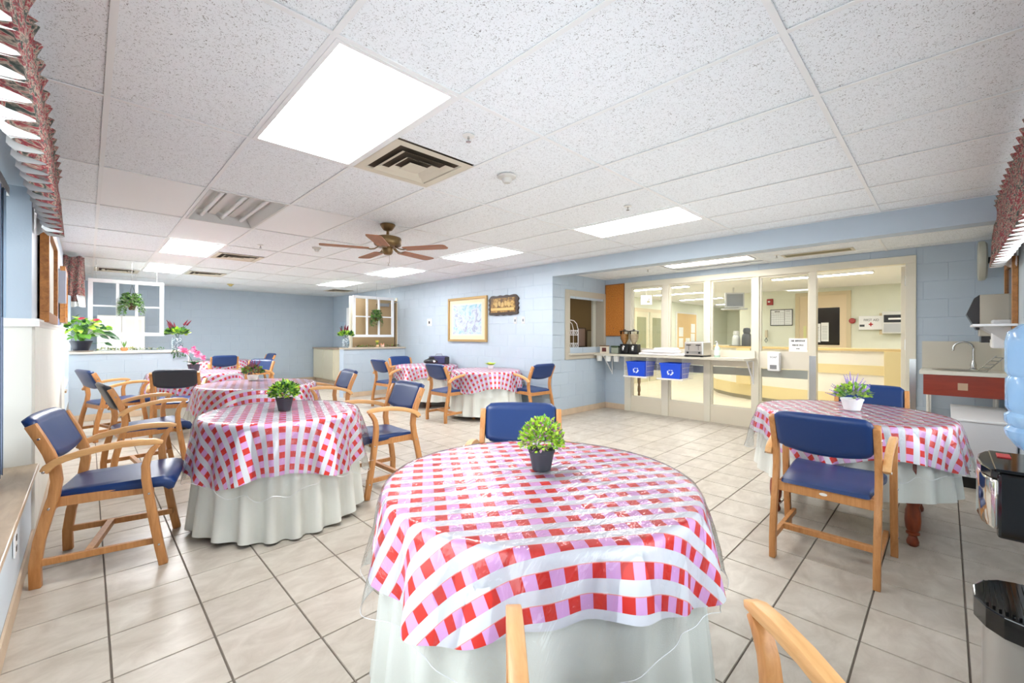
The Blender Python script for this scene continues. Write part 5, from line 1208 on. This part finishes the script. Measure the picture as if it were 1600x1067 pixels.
y0, z0 = onwall(1330, 458, 11.8); y1, _ = onwall(1243, 462, 11.8)
t = hx('hall_door', 'beige hallway door with dark window and taped papers', 'door', (y0+y1)/2, 0)
hw = (y1-y0)/2; DB = M('door_beige', (226, 206, 172), .45); DF = M('door_frame_beige', (212, 196, 160), .45)
B(-hw, -.03, 0, -hw+.08, .0, z0).build('frame_stile', DF, t); B(hw-.08, -.03, 0, hw, 0, z0).build('frame_stile', DF, t); B(-hw, -.03, z0, hw, 0, z0+.08).build('frame_head', DF, t); B(-hw+.08, -.012, 0, hw-.08, 0, z0).build('leaf', DB, t)
B(-.20, -.016, 1.12, hw-.20, -.010, z0-.28).build('window', M('door_glass_dark', (34, 28, 22), .15), t)
for (a, b, c_, d_) in ((-.02, 1.2, .12, 1.62), (-.16, 1.18, -.03, 1.60)):
    s_ = B(a, -.019, b, c_, -.016, d_).build('paper_sheet', M('paper', (244, 244, 242), .6), t)
    q = MB(); [q.box(a+.02, -.0195, b+.05+.035*k, c_-.02, -.019, b+.057+.035*k) for k in range(9)]; q.build('print', M('print_grey', (120, 124, 132), .7), s_)
B(-hw+.16, -.018, 1.0, -.30, -.012, 1.55).build('notice', M('notice_yellow', (226, 222, 160), .6), t)
yy, zz = onwall(1221, 495, 11.8); t = hx('wall_calendar', 'black framed wall planner with a month grid in the hallway', 'calendar', yy, zz)
t.scale = (.55, 1, .72); B(-.40, -.012, -.25, .40, 0, .25).build('board', M('planner_white', (238, 240, 242), .5), t); frame4(t, .42, .27, .022, .02, M('planner_frame', (36, 40, 44), .4)); B(.115, -.014, -.25, .13, -.012, .25).build('divider', M('planner_frame', (36, 40, 44), .4), t)
q = MB()
for k in range(6): q.box(-.38, -.0135, -.22+k*.075, .10, -.012, -.216+k*.075)
for k in range(8): q.box(-.38+k*.0685, -.0135, -.22, -.377+k*.0685, -.012, .155)
for k in range(7): q.box(.15, -.0135, -.2+k*.055, .36, -.012, -.194+k*.055)
q.build('grid_print', M('print_grey', (120, 124, 132), .7), t); inkbars(t, -.25, .18, .2, .04, 8, -.014); inkbars(t, .17, .185, .15, .035, 7, -.014)
yy, zz = onwall(1203.5, 471, 11.8); t = hx('fire_alarm', 'small red fire alarm high on the hallway wall', 'alarm', yy, zz); t.scale = (.75, 1, .75); B(-.09, -.04, -.10, .09, 0, .10).build('body', M('alarm_red', (170, 60, 56), .4), t, bevel=.01); MB().ball((-.02, -.045, .01), (.04, .01, .03), 10, 6).build('strobe', WHITE, t, smooth=True)
yy, zz = onwall(1198, 522, 11.8); t = hx('wall_phone', 'cream wall telephone with a looped cord beside the planner', 'telephone', yy, zz); t.scale = (.7, 1, .7); B(-.04, -.06, -.10, .04, 0, .16).build('handset', M('phone_cream', (216, 204, 176), .4), t, bevel=.012); MB().tube([(0, -.04, -.1), (.04, -.05, -.2), (0, -.05, -.27), (-.04, -.05, -.2), (0, -.04, -.12)], .012, 6).build('cord', M('cord_grey', (110, 116, 116), .6), t, smooth=True)
yy, zz = onwall(1332, 500, 11.8); t = hx('pull_station', 'round red-rimmed device right of the hallway door', 'alarm', yy, zz); t.scale = (.65, 1, .65); MB().lathe([(0, 0), (.09, 0), (.09, .02), (.065, .03), (0, .03)], 20).build('rim', M('alarm_red', (170, 60, 56), .4), t).rotation_euler = (PI/2, 0, 0); MB().lathe([(0, .0), (.06, .0), (.055, .012), (0, .012)], 18).build('face', OFFW, t).rotation_euler = (PI/2, 0, 0)
t.children[1].location = (0, -.03, 0)
yy, zz = onwall(1361, 503, 11.74); t = hx('first_aid_box', 'white first aid box with a red cross on the hallway wall', 'box', yy, zz, 11.8); t.scale = (.68, 1, .8); B(-.29, -.10, -.18, .29, 0, .18).build('cabinet', WHITE, t, bevel=.006)
RED = M('cross_red', (200, 30, 36), .5); q = MB(); q.box(-.05, -.104, -.055, .05, -.10, -.025); q.box(-.015, -.104, -.09, .015, -.10, .01); q.build('cross', RED, t)
text('lettering', 'FIRST AID', .085, M('ink', (50, 50, 54), .6), t, (.01, -.1012, .07), (PI/2, 0, 0)); B(-.27, -.103, -.10, -.15, -.10, -.045).build('label', M('label_dark', (70, 76, 80), .5), t)
yy, zz = onwall(1398, 502, 11.6); t = hx('paper_dispenser', 'grey paper towel dispenser beside the first aid box', 'dispenser', yy, zz); t.scale = (.7, 1, .9); B(-.28, -.2, -.25, .24, 0, .25).build('body', M('disp_white', (216, 216, 212), .4), t, bevel=.01); B(-.24, -.206, 0, .24, -.2, .17).build('window', BLACK, t); B(-.14, -.21, .06, .2, -.206, .10).build('paper', WHITE, t); B(-.24, -.206, -.22, .22, -.2, -.03).build('tray', M('disp_grey', (186, 188, 190), .4), t); B(-.36, -.03, -.27, -.28, 0, .22).build('back_board', DF, t)
# hanging screen
t = thing('hanging_monitor', 'grey flat screen hanging from the hallway ceiling', 'monitor', (10.3, 3.35, 1.95), -.9)
B(-.20, -.06, 0, .20, .0, .33).build('screen_case', M('monitor_grey', (196, 198, 200), .4), t, bevel=.006); B(-.17, -.064, .03, .17, -.06, .30).build('screen', M('screen_grey', (120, 126, 132), .3), t); B(-.24, -.14, -.05, .24, .10, -.02).build('shelf', M('disp_grey', (186, 188, 190), .4), t, bevel=.006); MB().tube([(0, .03, .33), (0, .03, HZ-1.95)], .02, 8).build('pole', OFFW, t)
t = thing('smoke_globe', 'white dome fitting at the corridor corner', 'detector', (11.2, 3.2, HZ)); MB().lathe([(0, 0), (.06, 0), (.06, -.03), (.03, -.06), (0, -.065)], 14).build('dome', WHITE, t, smooth=True)
for x, y, lb, mt, s in ((9.95, 2.98, 'dark grey domed dispenser on the reception counter', M('urn_dark', (72, 74, 76), .4), 1.0), (10.05, 3.22, 'pale urn beside the dark one on the reception counter', M('urn_pale', (208, 210, 206), .4), .85)):
    t = thing('counter_urn', lb, 'dispenser', (x, y, 1.10), 0); MB().lathe([(0, 0), (.10*s, 0), (.10*s, .16*s), (.085*s, .24*s), (.06*s, .27*s), (0, .28*s)], 18).build('body', mt, t, smooth=True); MB().lathe([(0, .27*s), (.06*s, .27*s), (.075*s, .32*s), (.06*s, .38*s), (0, .39*s)], 16).build('head', mt, t, smooth=True); B(-.13*s, -.13*s, 0, .13*s, .13*s, .012).build('tray', BLACK, t)
t = thing('hall_side_table', 'small wooden side table with turned legs seen through the first glass bay', 'table', (8.35, 4.9, 0)); B(-.30, -.22, .50, .30, .22, .55).build('tabletop', M('side_table_top', (170, 150, 110), .4), t, bevel=.006)
for x in (-.24, .24):
    for y in (-.17, .17): MB().lathe([(.018, 0), (.028, .03), (.02, .06), (.034, .12), (.03, .2), (.02, .24), (.034, .30), (.034, .40), (.022, .45), (.03, .50)], 12, c=(x, y, 0)).build('leg', M('side_table_leg', (120, 92, 60), .5), t, smooth=True)
# corridor left wall: doors and board (plane Y = 6.1)
def hy(nm, label, cat, x, z): return thing(nm, label, cat, (x, 6.096, z), 0)
t = hy('double_door', 'pair of tall glazed doors on the corridor side wall', 'door', 11.6, 0)
for x0, x1 in ((-.85, -.05), (.05, .85)):
    d = B(x0, -.03, 0, x1, -.0, 2.0).build('leaf', M('hall_door_cream', (216, 208, 176), .45), t); B(x0+.14, -.034, .9, x1-.14, -.03, 1.85).build('window', M('hall_glass', (150, 150, 116), .2), d)
B(-.95, -.04, 0, -.85, 0, 2.1).build('jamb', DF, t); B(.85, -.04, 0, .95, 0, 2.1).build('jamb', DF, t); B(-.95, -.04, 2.0, .95, 0, 2.1).build('head', DF, t)
t = hy('hall_notice_board', 'tan notice board with white papers in the corridor', 'board', 14.2, 1.45); B(-.75, -.02, -.6, .75, 0, .6).build('board', M('board_tan', (226, 190, 130), .7), t); frame4(t, .80, .65, .05, .03, OFFW)
for k, (a, b) in enumerate(((-.62, -.15), (-.62, -.5), (.3, -.35), (.32, -.02), (-.1, -.5))): B(a, -.024, b, a+.32, -.02, b+.30).build('paper_sheet', M('paper', (244, 244, 242), .6), t)
t = thing('corridor_door', 'dark framed pale door at the corridor end', 'door', (17.99, 4.6, 0), -PI/2); B(-.5, -.04, 0, .5, 0, 2.05).build('frame', M('dark_door_frame', (96, 92, 80), .5), t); B(-.38, -.05, 0, .38, -.04, 1.95).build('leaf', M('pale_leaf', (206, 212, 206), .5), t)
t = thing('pictogram_sign', 'small white pictogram sign hanging in the corridor beyond the first glass bay', 'sign', (9.6, 5.1, 2.18), -.75); B(-.13, -.02, -.11, .13, .02, .11).build('box', WHITE, t, bevel=.004)
SI = M('sign_ink', (120, 116, 92), .5); q = MB(); q.box(-.105, -.022, -.06, -.02, -.02, -.048); q.box(-.035, -.022, -.06, -.02, -.02, .06); q.box(-.105, -.022, .05, -.02, -.02, .062); q.box(.0, -.022, -.07, .08, -.02, .035); q.build('pictogram', SI, t); MB().tube([(0, 0, .11), (0, 0, HZ-2.18)], .008, 6).build('stem', OFFW, t)
t = hy('mobile_ornament', 'dark butterfly wall ornament seen through the first glass bay', 'ornament', 10.2, 1.5)
for k in range(4):
    q = MB(); q.leaf((0, -.02, .3-.2*k), (.7, -.1, .7), .12, .05); q.leaf((0, -.02, .3-.2*k), (-.7, -.1, .7), .12, .05); q.build('butterfly', M('orn_dark', (96, 84, 60), .6), t, fix=False)
MB().tube([(0, -.02, -.4), (0, -.02, .5)], .003, 4).build('cord', M('orn_dark', (96, 84, 60), .6), t)
for o in list(bpy.data.objects):
    if o.type == 'MESH' and o.data.users == 0: bpy.data.objects.remove(o)
